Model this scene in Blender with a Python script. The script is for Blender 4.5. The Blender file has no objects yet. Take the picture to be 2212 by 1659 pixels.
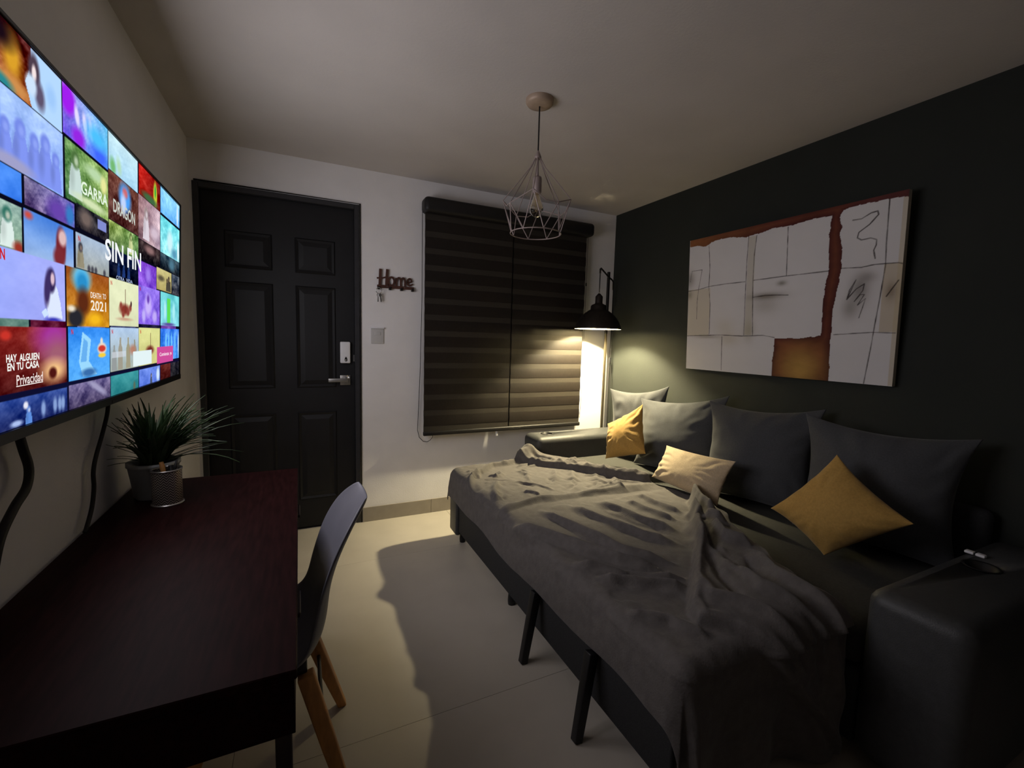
import bpy, bmesh, math, random
import numpy as np
from mathutils import Vector, Matrix, noise

random.seed(7)
rng = np.random.default_rng(7)
scene = bpy.context.scene
col = scene.collection
PI = math.pi

# ------------------------------------------------------------------ camera
F_PX = 956.9
cam_data = bpy.data.cameras.new('camera')
cam_data.sensor_fit = 'HORIZONTAL'
cam_data.sensor_width = 36.0
cam_data.lens = F_PX / 2212.0 * 36.0
cam_data.clip_start = 0.02
cam = bpy.data.objects.new('camera', cam_data)
col.objects.link(cam)
right = Vector((0.90167, -0.43151, 0.02804))
fwd = Vector((0.43206, 0.89642, -0.09879))
upv = Vector((0.01749, 0.10119, 0.99471))
cam.matrix_world = Matrix((
    (right.x, upv.x, -fwd.x, 0.5546),
    (right.y, upv.y, -fwd.y, -3.1746),
    (right.z, upv.z, -fwd.z, 1.3112),
    (0, 0, 0, 1)))
scene.camera = cam

# ------------------------------------------------------------------ world (night outside) and exposure
world = bpy.data.worlds.new('night')
scene.world = world
world.use_nodes = True
wbg = world.node_tree.nodes['Background']
wbg.inputs[0].default_value = (0.01, 0.013, 0.02, 1)
wbg.inputs[1].default_value = 0.15
vs = scene.view_settings
vs.view_transform = 'Standard'
vs.look = 'None'
vs.exposure = 0.25
vs.gamma = 1.0
vs.use_curve_mapping = False
scene.cycles.max_bounces = 8
scene.cycles.diffuse_bounces = 5
scene.cycles.sample_clamp_indirect = 4.0
scene.cycles.use_light_tree = True

TV_WATT = 9.5
TV_COL = (1.0, 0.93, 0.96)
BULB_STRENGTH = 4800.0
BULB_COL = (1.0, 0.86, 0.53)

# ------------------------------------------------------------------ helpers: materials
def s2l(c):
    c = np.asarray(c, float)
    return np.where(c <= 0.04045, c / 12.92, ((c + 0.055) / 1.055) ** 2.4)

def mat(name, rgb, rough=0.7, metal=0.0, var=0.12, scale=20.0, bump=0.0, bscale=60.0, spec=0.4, sheen=0.0, stretch=None):
    m = bpy.data.materials.new(name)
    m.use_nodes = True
    nt = m.node_tree
    b = nt.nodes['Principled BSDF']
    b.inputs['Roughness'].default_value = rough
    b.inputs['Metallic'].default_value = metal
    b.inputs['Specular IOR Level'].default_value = spec
    if sheen:
        b.inputs['Sheen Weight'].default_value = sheen
        b.inputs['Sheen Roughness'].default_value = 0.4
    tc = nt.nodes.new('ShaderNodeTexCoord')
    mp = nt.nodes.new('ShaderNodeMapping')
    nt.links.new(tc.outputs['Object'], mp.inputs['Vector'])
    if stretch:
        mp.inputs['Scale'].default_value = stretch
    n = nt.nodes.new('ShaderNodeTexNoise')
    n.inputs['Scale'].default_value = scale
    n.inputs['Detail'].default_value = 5
    nt.links.new(mp.outputs[0], n.inputs['Vector'])
    r = nt.nodes.new('ShaderNodeValToRGB')
    lo = [max(0, c * (1 - var)) for c in rgb]
    hi = [min(1, c * (1 + var)) for c in rgb]
    r.color_ramp.elements[0].position = 0.3
    r.color_ramp.elements[1].position = 0.7
    r.color_ramp.elements[0].color = (*lo, 1)
    r.color_ramp.elements[1].color = (*hi, 1)
    nt.links.new(n.outputs['Fac'], r.inputs['Fac'])
    nt.links.new(r.outputs[0], b.inputs['Base Color'])
    if bump:
        n2 = nt.nodes.new('ShaderNodeTexNoise')
        n2.inputs['Scale'].default_value = bscale
        n2.inputs['Detail'].default_value = 4
        nt.links.new(mp.outputs[0], n2.inputs['Vector'])
        bp = nt.nodes.new('ShaderNodeBump')
        bp.inputs['Strength'].default_value = bump
        bp.inputs['Distance'].default_value = 0.004
        nt.links.new(n2.outputs['Fac'], bp.inputs['Height'])
        nt.links.new(bp.outputs[0], b.inputs['Normal'])
    return m

def emit_mat(name, rgb, strength=1.0):
    m = bpy.data.materials.new(name)
    m.use_nodes = True
    nt = m.node_tree
    nt.nodes.remove(nt.nodes['Principled BSDF'])
    e = nt.nodes.new('ShaderNodeEmission')
    e.inputs[0].default_value = (*rgb, 1)
    e.inputs[1].default_value = strength
    nt.links.new(e.outputs[0], nt.nodes['Material Output'].inputs[0])
    return m

M = {}
M['wall'] = mat('white_paint', (0.84, 0.82, 0.81), 0.85, var=0.03, scale=6, bump=0.15, bscale=120)
M['ceiling'] = mat('ceiling_paint', (0.54, 0.505, 0.475), 0.9, var=0.04, scale=3, bump=0.15, bscale=90)
M['darkwall'] = mat('charcoal_paint', (0.024, 0.027, 0.023), 0.75, var=0.05, scale=5, bump=0.1, bscale=120, spec=0.2)
M['tile'] = mat('beige_tile', (0.50, 0.455, 0.385), 0.38, var=0.06, scale=4)
M['grout'] = mat('grout', (0.44, 0.40, 0.335), 0.9)
M['skirting'] = mat('skirting_tile', (0.30, 0.265, 0.215), 0.45, var=0.06)
M['door'] = mat('black_door_paint', (0.0085, 0.0085, 0.010), 0.55, var=0.15, scale=8, spec=0.35)
M['jamb'] = mat('door_jamb', (0.03, 0.03, 0.034), 0.45)
M['steel'] = mat('brushed_steel', (0.55, 0.54, 0.52), 0.35, 1.0)
M['chrome'] = mat('chrome', (0.7, 0.7, 0.7), 0.2, 1.0)
M['white_plastic'] = mat('white_plastic', (0.8, 0.8, 0.82), 0.4, var=0.02)
M['plate'] = mat('switch_plastic', (0.55, 0.54, 0.53), 0.4, var=0.02)
M['black_plastic'] = mat('black_plastic', (0.008, 0.008, 0.009), 0.45)
M['sign'] = mat('sign_wood', (0.075, 0.028, 0.018), 0.6, var=0.2)
M['blind_dark'] = mat('blind_opaque_band', (0.013, 0.0095, 0.0075), 0.5, var=0.2, scale=200, spec=0.35, stretch=(1, 1, 0.2))
M['blind_light'] = mat('blind_sheer_band', (0.032, 0.027, 0.021), 0.6, var=0.15, scale=200, spec=0.3)
M['cassette'] = mat('blind_cassette', (0.010, 0.009, 0.009), 0.5)
M['sofa'] = mat('charcoal_upholstery', (0.024, 0.0245, 0.026), 0.85, var=0.2, scale=150, bump=0.3, bscale=400)
M['sofa_leather'] = mat('charcoal_arm_upholstery', (0.045, 0.046, 0.046), 0.5, var=0.12, scale=60, bump=0.2, bscale=300, spec=0.4)
M['sheet'] = mat('dark_seat_cover', (0.045, 0.045, 0.04), 0.9, var=0.15, scale=120, bump=0.2, bscale=300)
M['cushion'] = mat('grey_cushion_fabric', (0.066, 0.068, 0.072), 0.9, var=0.12, scale=160, bump=0.25, bscale=500, sheen=0.15)
M['mustard'] = mat('mustard_fabric', (0.45, 0.265, 0.065), 0.85, var=0.1, scale=120, bump=0.25, bscale=400, sheen=0.2)
M['beige'] = mat('beige_fabric', (0.52, 0.40, 0.25), 0.85, var=0.1, scale=120, bump=0.35, bscale=350, sheen=0.2)
M['blanket'] = mat('grey_fleece', (0.105, 0.094, 0.088), 0.9, var=0.14, scale=35, bump=0.35, bscale=180, sheen=0.12)
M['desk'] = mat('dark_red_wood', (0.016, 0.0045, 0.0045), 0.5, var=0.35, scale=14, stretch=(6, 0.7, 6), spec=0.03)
M['desk_metal'] = mat('dark_desk_leg', (0.018, 0.008, 0.008), 0.5)
M['shell'] = mat('grey_chair_shell', (0.125, 0.125, 0.15), 0.45, var=0.05)
M['wood'] = mat('light_beech', (0.50, 0.235, 0.07), 0.5, var=0.2, scale=18, stretch=(4, 4, 0.6))
M['black_metal'] = mat('black_metal', (0.016, 0.013, 0.012), 0.45, 0.3)
M['lamp_shade'] = mat('dark_bronze_shade', (0.022, 0.016, 0.013), 0.5, 0.4, var=0.3, scale=40)
M['shade_lining'] = mat('white_shade_lining', (0.85, 0.80, 0.66), 0.6, var=0.02)
M['brass'] = mat('satin_brass_pole', (0.045, 0.036, 0.02), 0.5, 0.3)
M['pendant'] = mat('taupe_pendant_metal', (0.30, 0.24, 0.225), 0.5, 0.2, var=0.05)
M['canopy'] = mat('pendant_canopy', (0.40, 0.30, 0.22), 0.5, 0.2, var=0.08)
M['cord'] = mat('black_cord', (0.008, 0.007, 0.007), 0.6)
M['pot'] = mat('grey_white_pot', (0.42, 0.44, 0.44), 0.5, var=0.04)
M['soil'] = mat('dark_soil', (0.02, 0.015, 0.01), 0.95)
M['leafs'] = [mat('leaf_%s' % n, c, 0.5, var=0.2, scale=30) for n, c in
              (('deep', (0.022, 0.050, 0.018)), ('mid', (0.035, 0.070, 0.022)), ('dusty', (0.05, 0.085, 0.035)))]
M['canvas'] = mat('canvas_side', (0.52, 0.47, 0.38), 0.85, var=0.08, scale=12)
M['glass_dark'] = mat('window_pane_glass', (0.01, 0.012, 0.014), 0.08, var=0.02, spec=0.6)
M['alu'] = mat('dark_aluminium', (0.03, 0.028, 0.026), 0.4, 0.5)
M['tv'] = mat('tv_black', (0.006, 0.006, 0.007), 0.35)
M['filament'] = mat('filament', (0.7, 0.55, 0.3), 0.3, 1.0)

g = bpy.data.materials.new('clear_bulb_glass'); g.use_nodes = True
gb = g.node_tree.nodes['Principled BSDF']
gb.inputs['Base Color'].default_value = (1.0, 0.93, 0.80, 1)
gb.inputs['Roughness'].default_value = 0.03
gb.inputs['Transmission Weight'].default_value = 1.0
gb.inputs['IOR'].default_value = 1.15
M['glass'] = g

# herringbone tin: chevron relief from sawtooth of angle and height
def tin_material():
    m = bpy.data.materials.new('embossed_tin'); m.use_nodes = True
    nt = m.node_tree; b = nt.nodes['Principled BSDF']
    b.inputs['Metallic'].default_value = 0.85
    b.inputs['Roughness'].default_value = 0.38
    tc = nt.nodes.new('ShaderNodeTexCoord')
    sep = nt.nodes.new('ShaderNodeSeparateXYZ')
    nt.links.new(tc.outputs['Object'], sep.inputs[0])
    def math_node(op, a, bb=None):
        n = nt.nodes.new('ShaderNodeMath'); n.operation = op
        for i, v in enumerate((a, bb)):
            if v is None: continue
            if isinstance(v, (int, float)): n.inputs[i].default_value = v
            else: nt.links.new(v, n.inputs[i])
        return n.outputs[0]
    ang = math_node('ARCTAN2', sep.outputs['Y'], sep.outputs['X'])
    tri = math_node('PINGPONG', math_node('MULTIPLY', ang, 8.0 / PI * 1.0), 0.5)
    zz = math_node('ADD', math_node('MULTIPLY', sep.outputs['Z'], 120.0), math_node('MULTIPLY', tri, 2.2))
    w = math_node('PINGPONG', zz, 0.5)
    st = math_node('GREATER_THAN', w, 0.25)
    r = nt.nodes.new('ShaderNodeValToRGB')
    r.color_ramp.elements[0].color = (0.10, 0.085, 0.075, 1)
    r.color_ramp.elements[1].color = (0.62, 0.56, 0.50, 1)
    nt.links.new(st, r.inputs[0]); nt.links.new(r.outputs[0], b.inputs['Base Color'])
    return m
M['tin'] = tin_material()

def attr_mat(name, emission=None, rough=0.8):
    m = bpy.data.materials.new(name); m.use_nodes = True
    nt = m.node_tree
    a = nt.nodes.new('ShaderNodeVertexColor'); a.layer_name = 'print'
    if emission is not None:
        nt.nodes.remove(nt.nodes['Principled BSDF'])
        e = nt.nodes.new('ShaderNodeEmission')
        e.inputs[1].default_value = emission
        nt.links.new(a.outputs[0], e.inputs[0])
        nt.links.new(e.outputs[0], nt.nodes['Material Output'].inputs[0])
        m.cycles.emission_sampling = 'NONE'
    else:
        b = nt.nodes['Principled BSDF']
        b.inputs['Roughness'].default_value = rough
        b.inputs['Specular IOR Level'].default_value = 0.15
        nt.links.new(a.outputs[0], b.inputs['Base Color'])
    return m

# ------------------------------------------------------------------ helpers: meshes
class MB:
    def __init__(self):
        self.v = []; self.f = []
    def add(self, vs_, fs_):
        o = len(self.v)
        self.v += [tuple(p) for p in vs_]
        self.f += [tuple(i + o for i in f) for f in fs_]
        return self
    def box(self, x0, x1, y0, y1, z0, z1):
        vs_ = [(x, y, z) for z in (z0, z1) for y in (y0, y1) for x in (x0, x1)]
        return self.add(vs_, [(0, 2, 3, 1), (4, 5, 7, 6), (0, 1, 5, 4), (2, 6, 7, 3), (0, 4, 6, 2), (1, 3, 7, 5)])
    def tube(self, pts, r, n=8, caps=True, sq=None):
        pts = [Vector(p) for p in pts]
        rs = r if isinstance(r, (list, tuple)) else [r] * len(pts)
        rings = []; ref = None
        for i, p in enumerate(pts):
            t = (pts[min(i + 1, len(pts) - 1)] - pts[max(i - 1, 0)]).normalized()
            if ref is None:
                ref = Vector((0, 0, 1)) if abs(t.z) < 0.9 else Vector((1, 0, 0))
            a = (ref - t * ref.dot(t)).normalized(); b = t.cross(a); ref = a
            off = PI / 4 if n == 4 else 0
            rings.append([p + (a * math.cos(2 * PI * k / n + off) + b * math.sin(2 * PI * k / n + off)) * rs[i] for k in range(n)])
        vs_ = [p for ring in rings for p in ring]; fs_ = []
        for i in range(len(pts) - 1):
            for k in range(n):
                fs_.append((i * n + k, i * n + (k + 1) % n, (i + 1) * n + (k + 1) % n, (i + 1) * n + k))
        if caps:
            fs_.append(tuple(range(n))[::-1]); fs_.append(tuple((len(pts) - 1) * n + k for k in range(n)))
        return self.add(vs_, fs_)
    def lathe(self, prof, n=32, c=(0, 0, 0), cap0=False, cap1=False):
        vs_ = []; fs_ = []
        for r, z in prof:
            for k in range(n):
                a = 2 * PI * k / n
                vs_.append((c[0] + r * math.cos(a), c[1] + r * math.sin(a), c[2] + z))
        for i in range(len(prof) - 1):
            for k in range(n):
                fs_.append((i * n + k, i * n + (k + 1) % n, (i + 1) * n + (k + 1) % n, (i + 1) * n + k))
        if cap0: fs_.append(tuple(range(n))[::-1])
        if cap1: fs_.append(tuple((len(prof) - 1) * n + k for k in range(n)))
        return self.add(vs_, fs_)
    def build(self, name, m, parent=None, smooth=False, bevel=0.0, seg=3, loc=None):
        me = bpy.data.meshes.new(name)
        me.from_pydata(self.v, [], self.f)
        me.validate(); me.update()
        return link(name, me, m, parent, smooth, bevel, seg, loc)

def smooth_path(p, n=6):
    p = [Vector(q) for q in p]; out = []
    for i in range(len(p) - 1):
        a, b, c, d = p[max(i - 1, 0)], p[i], p[i + 1], p[min(i + 2, len(p) - 1)]
        for k in range(n):
            t = k / n
            out.append(0.5 * ((2 * b) + (c - a) * t + (2 * a - 5 * b + 4 * c - d) * t * t + (3 * b - a - 3 * c + d) * t ** 3))
    return out + [p[-1]]

def link(name, me, m, parent=None, smooth=False, bevel=0.0, seg=3, loc=None):
    if m and not me.materials: me.materials.append(m)
    if smooth:
        me.polygons.foreach_set('use_smooth', [True] * len(me.polygons))
    o = bpy.data.objects.new(name, me)
    col.objects.link(o)
    if loc is not None: o.location = loc
    if parent is not None:
        o.parent = parent
    if bevel:
        b = o.modifiers.new('bevel', 'BEVEL'); b.width = bevel; b.segments = seg; b.limit_method = 'ANGLE'
        if seg > 1:
            me.polygons.foreach_set('use_smooth', [True] * len(me.polygons))
            b.harden_normals = False
    return o

def tag(o, label, cat, group=None, kind=None):
    if label: o['label'] = label
    if cat: o['category'] = cat
    if group: o['group'] = group
    if kind: o['kind'] = kind
    return o

def empty(name, label, cat, loc=(0, 0, 0), group=None):
    o = bpy.data.objects.new(name, None); col.objects.link(o)
    o.location = loc; o.empty_display_size = 0.1
    return tag(o, label, cat, group)

class Local:
    """child builder: world coordinates in, stored relative to the thing's base"""
    def __init__(self, root): self.r = root
    def __call__(self, mb, name, m, parent=None, **k):
        L = self.r.location
        mb.v = [(x - L.x, y - L.y, z - L.z) for x, y, z in mb.v]
        return mb.build(name, m, parent or self.r, **k)

def structure(o, label=None):
    o['kind'] = 'structure'
    if label: o['label'] = label
    return o

def grid_faces(nu, nv):
    i = np.arange(nv - 1)[:, None] * nu + np.arange(nu - 1)[None, :]
    return np.stack([i, i + 1, i + nu + 1, i + nu], -1).reshape(-1, 4)

def np_mesh(name, verts, faces, colors=None):
    me = bpy.data.meshes.new(name)
    verts = np.asarray(verts, np.float32); faces = np.asarray(faces, np.int32)
    me.vertices.add(len(verts)); me.vertices.foreach_set('co', verts.ravel())
    me.loops.add(faces.size); me.loops.foreach_set('vertex_index', faces.ravel())
    me.polygons.add(len(faces))
    me.polygons.foreach_set('loop_start', np.arange(0, faces.size, 4, dtype=np.int32))
    me.update(calc_edges=True); me.validate()
    if colors is not None:
        ca = me.color_attributes.new('print', 'FLOAT_COLOR', 'POINT')
        rgba = np.ones((len(verts), 4), np.float32); rgba[:, :3] = colors
        ca.data.foreach_set('color', rgba.ravel())
    return me

def mesh_after(o):
    """evaluate a temporary object's modifiers into a plain mesh"""
    dg = bpy.context.evaluated_depsgraph_get(); dg.update()
    return bpy.data.meshes.new_from_object(o.evaluated_get(dg))

def text_mesh(body, size, extrude=0.0, bold=0.0, shear=0.0, align='LEFT'):
    c = bpy.data.curves.new('t', 'FONT')
    c.body = body; c.size = size; c.extrude = extrude; c.offset = bold; c.shear = shear; c.align_x = align
    c.resolution_u = 3
    o = bpy.data.objects.new('t', c); col.objects.link(o)
    me = mesh_after(o)
    bpy.data.objects.remove(o); bpy.data.curves.remove(c)
    return me

# ------------------------------------------------------------------ the room
W, H, YB = 3.037, 2.40, -5.2
DX0, DX1, DZ = 0.017, 0.927, 2.168            # door opening
WX0, WX1, WZ0, WZ1 = 1.43, 2.62, 0.70, 2.16    # window opening
T = 0.14

fl = structure(MB().box(-T, W + T, YB, T, -0.05, -0.006).build('floor', M['grout']), 'pale beige tiled floor')
xs = [-0.85 + 1.2 * k for k in range(5)]
ys = [-1.788 + 1.2 * k for k in range(-3, 3)]
tile_meshes = {}
for i in range(len(xs) - 1):
    for j in range(len(ys) - 1):
        x0, x1 = max(xs[i], 0.0), min(xs[i + 1], W)
        y0, y1 = max(ys[j], YB), min(ys[j + 1], 0.0)
        if x1 - x0 < 0.03 or y1 - y0 < 0.03: continue
        q = 0.0007
        key = (round(x1 - x0, 3), round(y1 - y0, 3))
        if key not in tile_meshes:
            o = MB().box(q, x1 - x0 - q, q, y1 - y0 - q, -0.006, 0.0).build('floor_tile', M['tile'], fl, bevel=0.0008, seg=1)
            tile_meshes[key] = o.data
        else:
            o = bpy.data.objects.new('floor_tile', tile_meshes[key]); col.objects.link(o); o.parent = fl
        o.location = (x0, y0, 0)

structure(MB().box(-T, W + T, YB, T, H, H + 0.1).build('ceiling', M['ceiling']), 'smooth grey ceiling')
structure(MB().box(-T, 0, YB, T, 0, H).build('wall_left', M['wall']), 'white wall behind the television')
structure(MB().box(W, W + T, YB, T, 0, H).build('wall_right', M['darkwall']), 'charcoal painted wall behind the sofa')
structure(MB().box(-T, W + T, YB - T, YB, 0, H).build('wall_front', M['wall']), 'white wall at the near end of the room')
wb = MB()
wb.box(0, DX0, 0, T, 0, H)
wb.box(DX0, DX1, 0, T, DZ, H)
wb.box(DX1, WX0, 0, T, 0, H)
wb.box(WX0, WX1, 0, T, 0, WZ0)
wb.box(WX0, WX1, 0, T, WZ1, H)
wb.box(WX1, W, 0, T, 0, H)
structure(wb.build('wall_back', M['wall']), 'white wall with the black door and the window')

bbk = structure(MB().box(DX1 + 0.012, W, -0.006, 0, 0, 0.1).build('baseboard_back', M['grout']), 'beige tile skirting below the window')
for x0, x1 in ((DX1 + 0.012, 1.43), (1.43, 2.03), (2.03, 2.63), (2.63, W)):
    MB().box(x0 + 0.0012, x1 - 0.0012, -0.013, -0.006, 0.0, 0.104).build('skirting_tile', M['skirting'], bbk, bevel=0.001, seg=1)
structure(MB().box(0, 0.012, YB, 0, 0, 0.1).build('baseboard_left', M['skirting'], bevel=0.001, seg=1), 'beige tile skirting under the desk')
structure(MB().box(W - 0.012, W, YB, -0.014, 0, 0.1).build('baseboard_right', M['skirting'], bevel=0.001, seg=1), 'beige tile skirting behind the sofa')

# ------------------------------------------------------------------ door
dr = structure(MB().box(DX0 + 0.03, DX1 - 0.03, 0.03, 0.07, 0.008, DZ - 0.03).build('door_1', M['door'], bevel=0.002, seg=1),
               'black six-panel entrance door with steel lever handle')
tj = MB().box(DX0, DX0 + 0.03, -0.006, 0.10, 0, DZ).box(DX1 - 0.03, DX1, -0.006, 0.10, 0, DZ).box(DX0 + 0.03, DX1 - 0.03, -0.006, 0.10, DZ - 0.03, DZ)
structure(tj.build('trim_1', M['jamb'], bevel=0.002, seg=1), 'dark metal frame around the black door')
tw = MB().tube([(DX1 + 0.006, -0.006, 0.0), (DX1 + 0.006, -0.006, DZ + 0.006), (DX0 + 0.01, -0.006, DZ + 0.006)], 0.005, 6)
structure(tw.build('trim_2', M['cord'], smooth=True), 'thin dark cable run along the door frame')
for (x0, x1, z0, z1) in ((0.16, 0.415, 1.70, 1.92), (0.54, 0.78, 1.70, 1.92), (0.16, 0.415, 0.96, 1.62),
                         (0.54, 0.78, 0.96, 1.62), (0.16, 0.415, 0.20, 0.80), (0.54, 0.78, 0.20, 0.80)):
    y = 0.0305
    p = MB()
    a, b_ = 0.022, 0.05
    r0 = [(x0, y, z0), (x1, y, z0), (x1, y, z1), (x0, y, z1)]
    r1 = [(x0 + .008, y - .009, z0 + .008), (x1 - .008, y - .009, z0 + .008), (x1 - .008, y - .009, z1 - .008), (x0 + .008, y - .009, z1 - .008)]
    r2 = [(x0 + a, y - .001, z0 + a), (x1 - a, y - .001, z0 + a), (x1 - a, y - .001, z1 - a), (x0 + a, y - .001, z1 - a)]
    r3 = [(x0 + b_, y - .010, z0 + b_), (x1 - b_, y - .010, z0 + b_), (x1 - b_, y - .010, z1 - b_), (x0 + b_, y - .010, z1 - b_)]
    vs_ = r0 + r1 + r2 + r3; fs_ = []
    for s in range(3):
        for k in range(4):
            fs_.append((s * 4 + k, s * 4 + (k + 1) % 4, s * 4 + 4 + (k + 1) % 4, s * 4 + 4 + k))
    fs_.append((12, 13, 14, 15))
    p.add(vs_, fs_).build('door_panel', M['door'], dr)
hd = MB().box(0.802, 0.868, 0.020, 0.030, 0.975, 1.041).build('handle_plate', M['steel'], dr, bevel=0.002)
MB().tube([(0.835, 0.022, 1.012), (0.835, -0.018, 1.012)], 0.012, 12).build('handle_spindle', M['steel'], hd, smooth=False)
MB().box(0.726, 0.846, -0.032, -0.020, 1.0, 1.024).build('lever', M['steel'], hd, bevel=0.002)
MB().lathe([(0.0, -0.006), (0.010, -0.004), (0.012, 0.0)], 16).build('lock_cylinder', M['chrome'], hd, smooth=True, loc=(0.85, 0.014, 1.03)).rotation_euler = (PI / 2, 0, 0)
MB().box(0.888, 0.894, 0.018, 0.030, 1.135, 1.18).build('strike_plate', M['chrome'], dr)

al = empty('door_alarm', 'white plastic door sensor box above the lever handle', 'sensor', (0.835, 0.03, 1.124))
ak = Local(al)
ak(MB().box(0.803, 0.867, -0.004, 0.030, 1.124, 1.268), 'housing', M['white_plastic'], bevel=0.008)
dm = MB(); n = 16
vs_ = [(0.838 + 0.011 * math.sin(2 * PI * k / n) * (0.75 + 0.25 * -math.cos(2 * PI * k / n)), -0.0046, 1.152 + 0.016 * math.cos(2 * PI * k / n)) for k in range(n)]
dm.add(vs_ + [(x, -0.0062, z) for x, y, z in vs_], [tuple(range(n, 2 * n))] + [(k, (k + 1) % n, n + (k + 1) % n, n + k) for k in range(n)])
ak(dm, 'sensor_eye', M['black_plastic'])
dot = MB().lathe([(0.0, 0.003), (0.004, 0.002), (0.005, 0)], 12).build('eye_dot', M['chrome'], al, smooth=True)
dot.location = (0.002, -0.0362, 0.022); dot.rotation_euler = (PI / 2, 0, 0)

# ------------------------------------------------------------------ window behind the blind
wn = MB()
for (x0, x1, z0, z1) in ((WX0, WX0 + .045, WZ0, WZ1), (WX1 - .045, WX1, WZ0, WZ1), (WX0 + .045, WX1 - .045, WZ0, WZ0 + .045), (WX0 + .045, WX1 - .045, WZ1 - .045, WZ1)):
    wn.box(x0, x1, 0.04, 0.10, z0, z1)
wo = structure(wn.build('window_1', M['alu'], bevel=0.002, seg=1), 'dark aluminium window behind the roller blind')
xm = 0.5 * (WX0 + WX1)
MB().box(xm - .03, xm + .03, 0.05, 0.095, WZ0 + .045, WZ1 - .045).build('mullion', M['alu'], wo)
for x0, x1 in ((WX0 + .045, xm - .03), (xm + .03, WX1 - .045)):
    MB().box(x0, x1, 0.068, 0.074, WZ0 + .045, WZ1 - .045).build('window_pane', M['glass_dark'], wo)

bl = empty('roller_blind', 'black-brown zebra roller blind lowered over the window', 'blind', (2.03, -0.05, 0.60))
bk = Local(bl)
bk(MB().box(1.338, 2.738, -0.125, -0.004, 2.165, 2.268), 'cassette', M['cassette'], bevel=0.03, seg=4)
bk(MB().box(1.352, 2.70, -0.078, -0.052, 0.602, 0.634), 'bottom_rail', M['cassette'], bevel=0.008)
bk(MB().box(2.015, 2.049, -0.0575, -0.056, 0.62, 2.20), 'seam_light_stop', M['cassette'])  # added dark strip, stops lamp light streaking through the seam gap
bk(MB().box(1.925, 1.94, -0.070, -0.060, 0.565, 0.604), 'rail_tab', M['white_plastic'], bevel=0.002)
strip_mesh = {}
pitch, lh = 0.1145, 0.040
for (x0, x1, dz) in ((1.354, 2.027, 0.0), (2.037, 2.692, -0.004)):
    z = 0.634
    k = 0
    while z < 2.17:
        h = lh if k % 2 == 0 else pitch - lh
        kind = 'light' if k % 2 == 0 else 'dark'
        z1 = min(z + h, 2.18)
        key = (kind, round(x1 - x0, 3), round(z1 - z, 3))
        if key not in strip_mesh:
            b = 0.0035 if kind == 'dark' else 0.0
            m_ = MB()
            nx = 14
            vs_ = []; 
            for zz, yy in ((0, 0), ((z1 - z) * .5, -b), (z1 - z, 0)):
                for i in range(nx + 1):
                    xx = (x1 - x0) * i / nx
                    vs_.append((xx, yy + 0.0012 * math.sin(i * 1.3), zz))
            nv = nx + 1
            fr = [(r * nv + i, r * nv + i + 1, (r + 1) * nv + i + 1, (r + 1) * nv + i) for r in range(2) for i in range(nx)]
            bkv = [(x, y + 0.0016, zz) for x, y, zz in vs_]
            o_ = len(vs_)
            fb = [tuple(i + o_ for i in f[::-1]) for f in fr]
            m_.add(vs_ + bkv, fr + fb)
            ob = m_.build('blind_band', M['blind_' + kind], bl, smooth=True)
            strip_mesh[key] = ob.data
        else:
            ob = bpy.data.objects.new('blind_band', strip_mesh[key]); col.objects.link(ob); ob.parent = bl
        L = bl.location
        ob.location = (x0 - L.x, (-0.066 if kind == 'dark' else -0.0645) - L.y, z + dz * (0 if k == 0 else 1) - L.z)
        z = z1; k += 1
def hang(p0, p1, sag, n=24):
    pts = []
    for i in range(n + 1):
        t = i / n
        pts.append((p0[0] + (p1[0] - p0[0]) * t, p0[1] + (p1[1] - p0[1]) * t, p0[2] + (p1[2] - p0[2]) * t - sag * (1 - (2 * t - 1) ** 2)))
    return pts
ch = [(1.344, -0.03, 2.18), (1.346, -0.026, 1.6), (1.338, -0.024, 1.1), (1.326, -0.02, 0.74), (1.322, -0.02, 0.64), (1.335, -0.022, 0.585),
      (1.362, -0.03, 0.555), (1.39, -0.04, 0.552), (1.41, -0.046, 0.565), (1.425, -0.05, 0.585), (1.43, -0.05, 0.62)]
bk(MB().tube(ch, 0.0022, 6), 'pull_cord', M['cord'], smooth=True)
for dx in (0.0, 0.014):
    bk(MB().tube([(2.706 + dx, -0.05, 2.18), (2.707 + dx, -0.05, 1.4), (2.703 + dx * 1.4, -0.04, 0.75), (2.703 + dx * 1.5, -0.03, 0.66)], 0.0018, 6), 'pull_cord', M['cord'], smooth=True)
bk(MB().tube([(2.72, -0.05, 1.80), (2.72, -0.05, 1.775)], 0.005, 8), 'cord_joint', M['black_plastic'])

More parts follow.
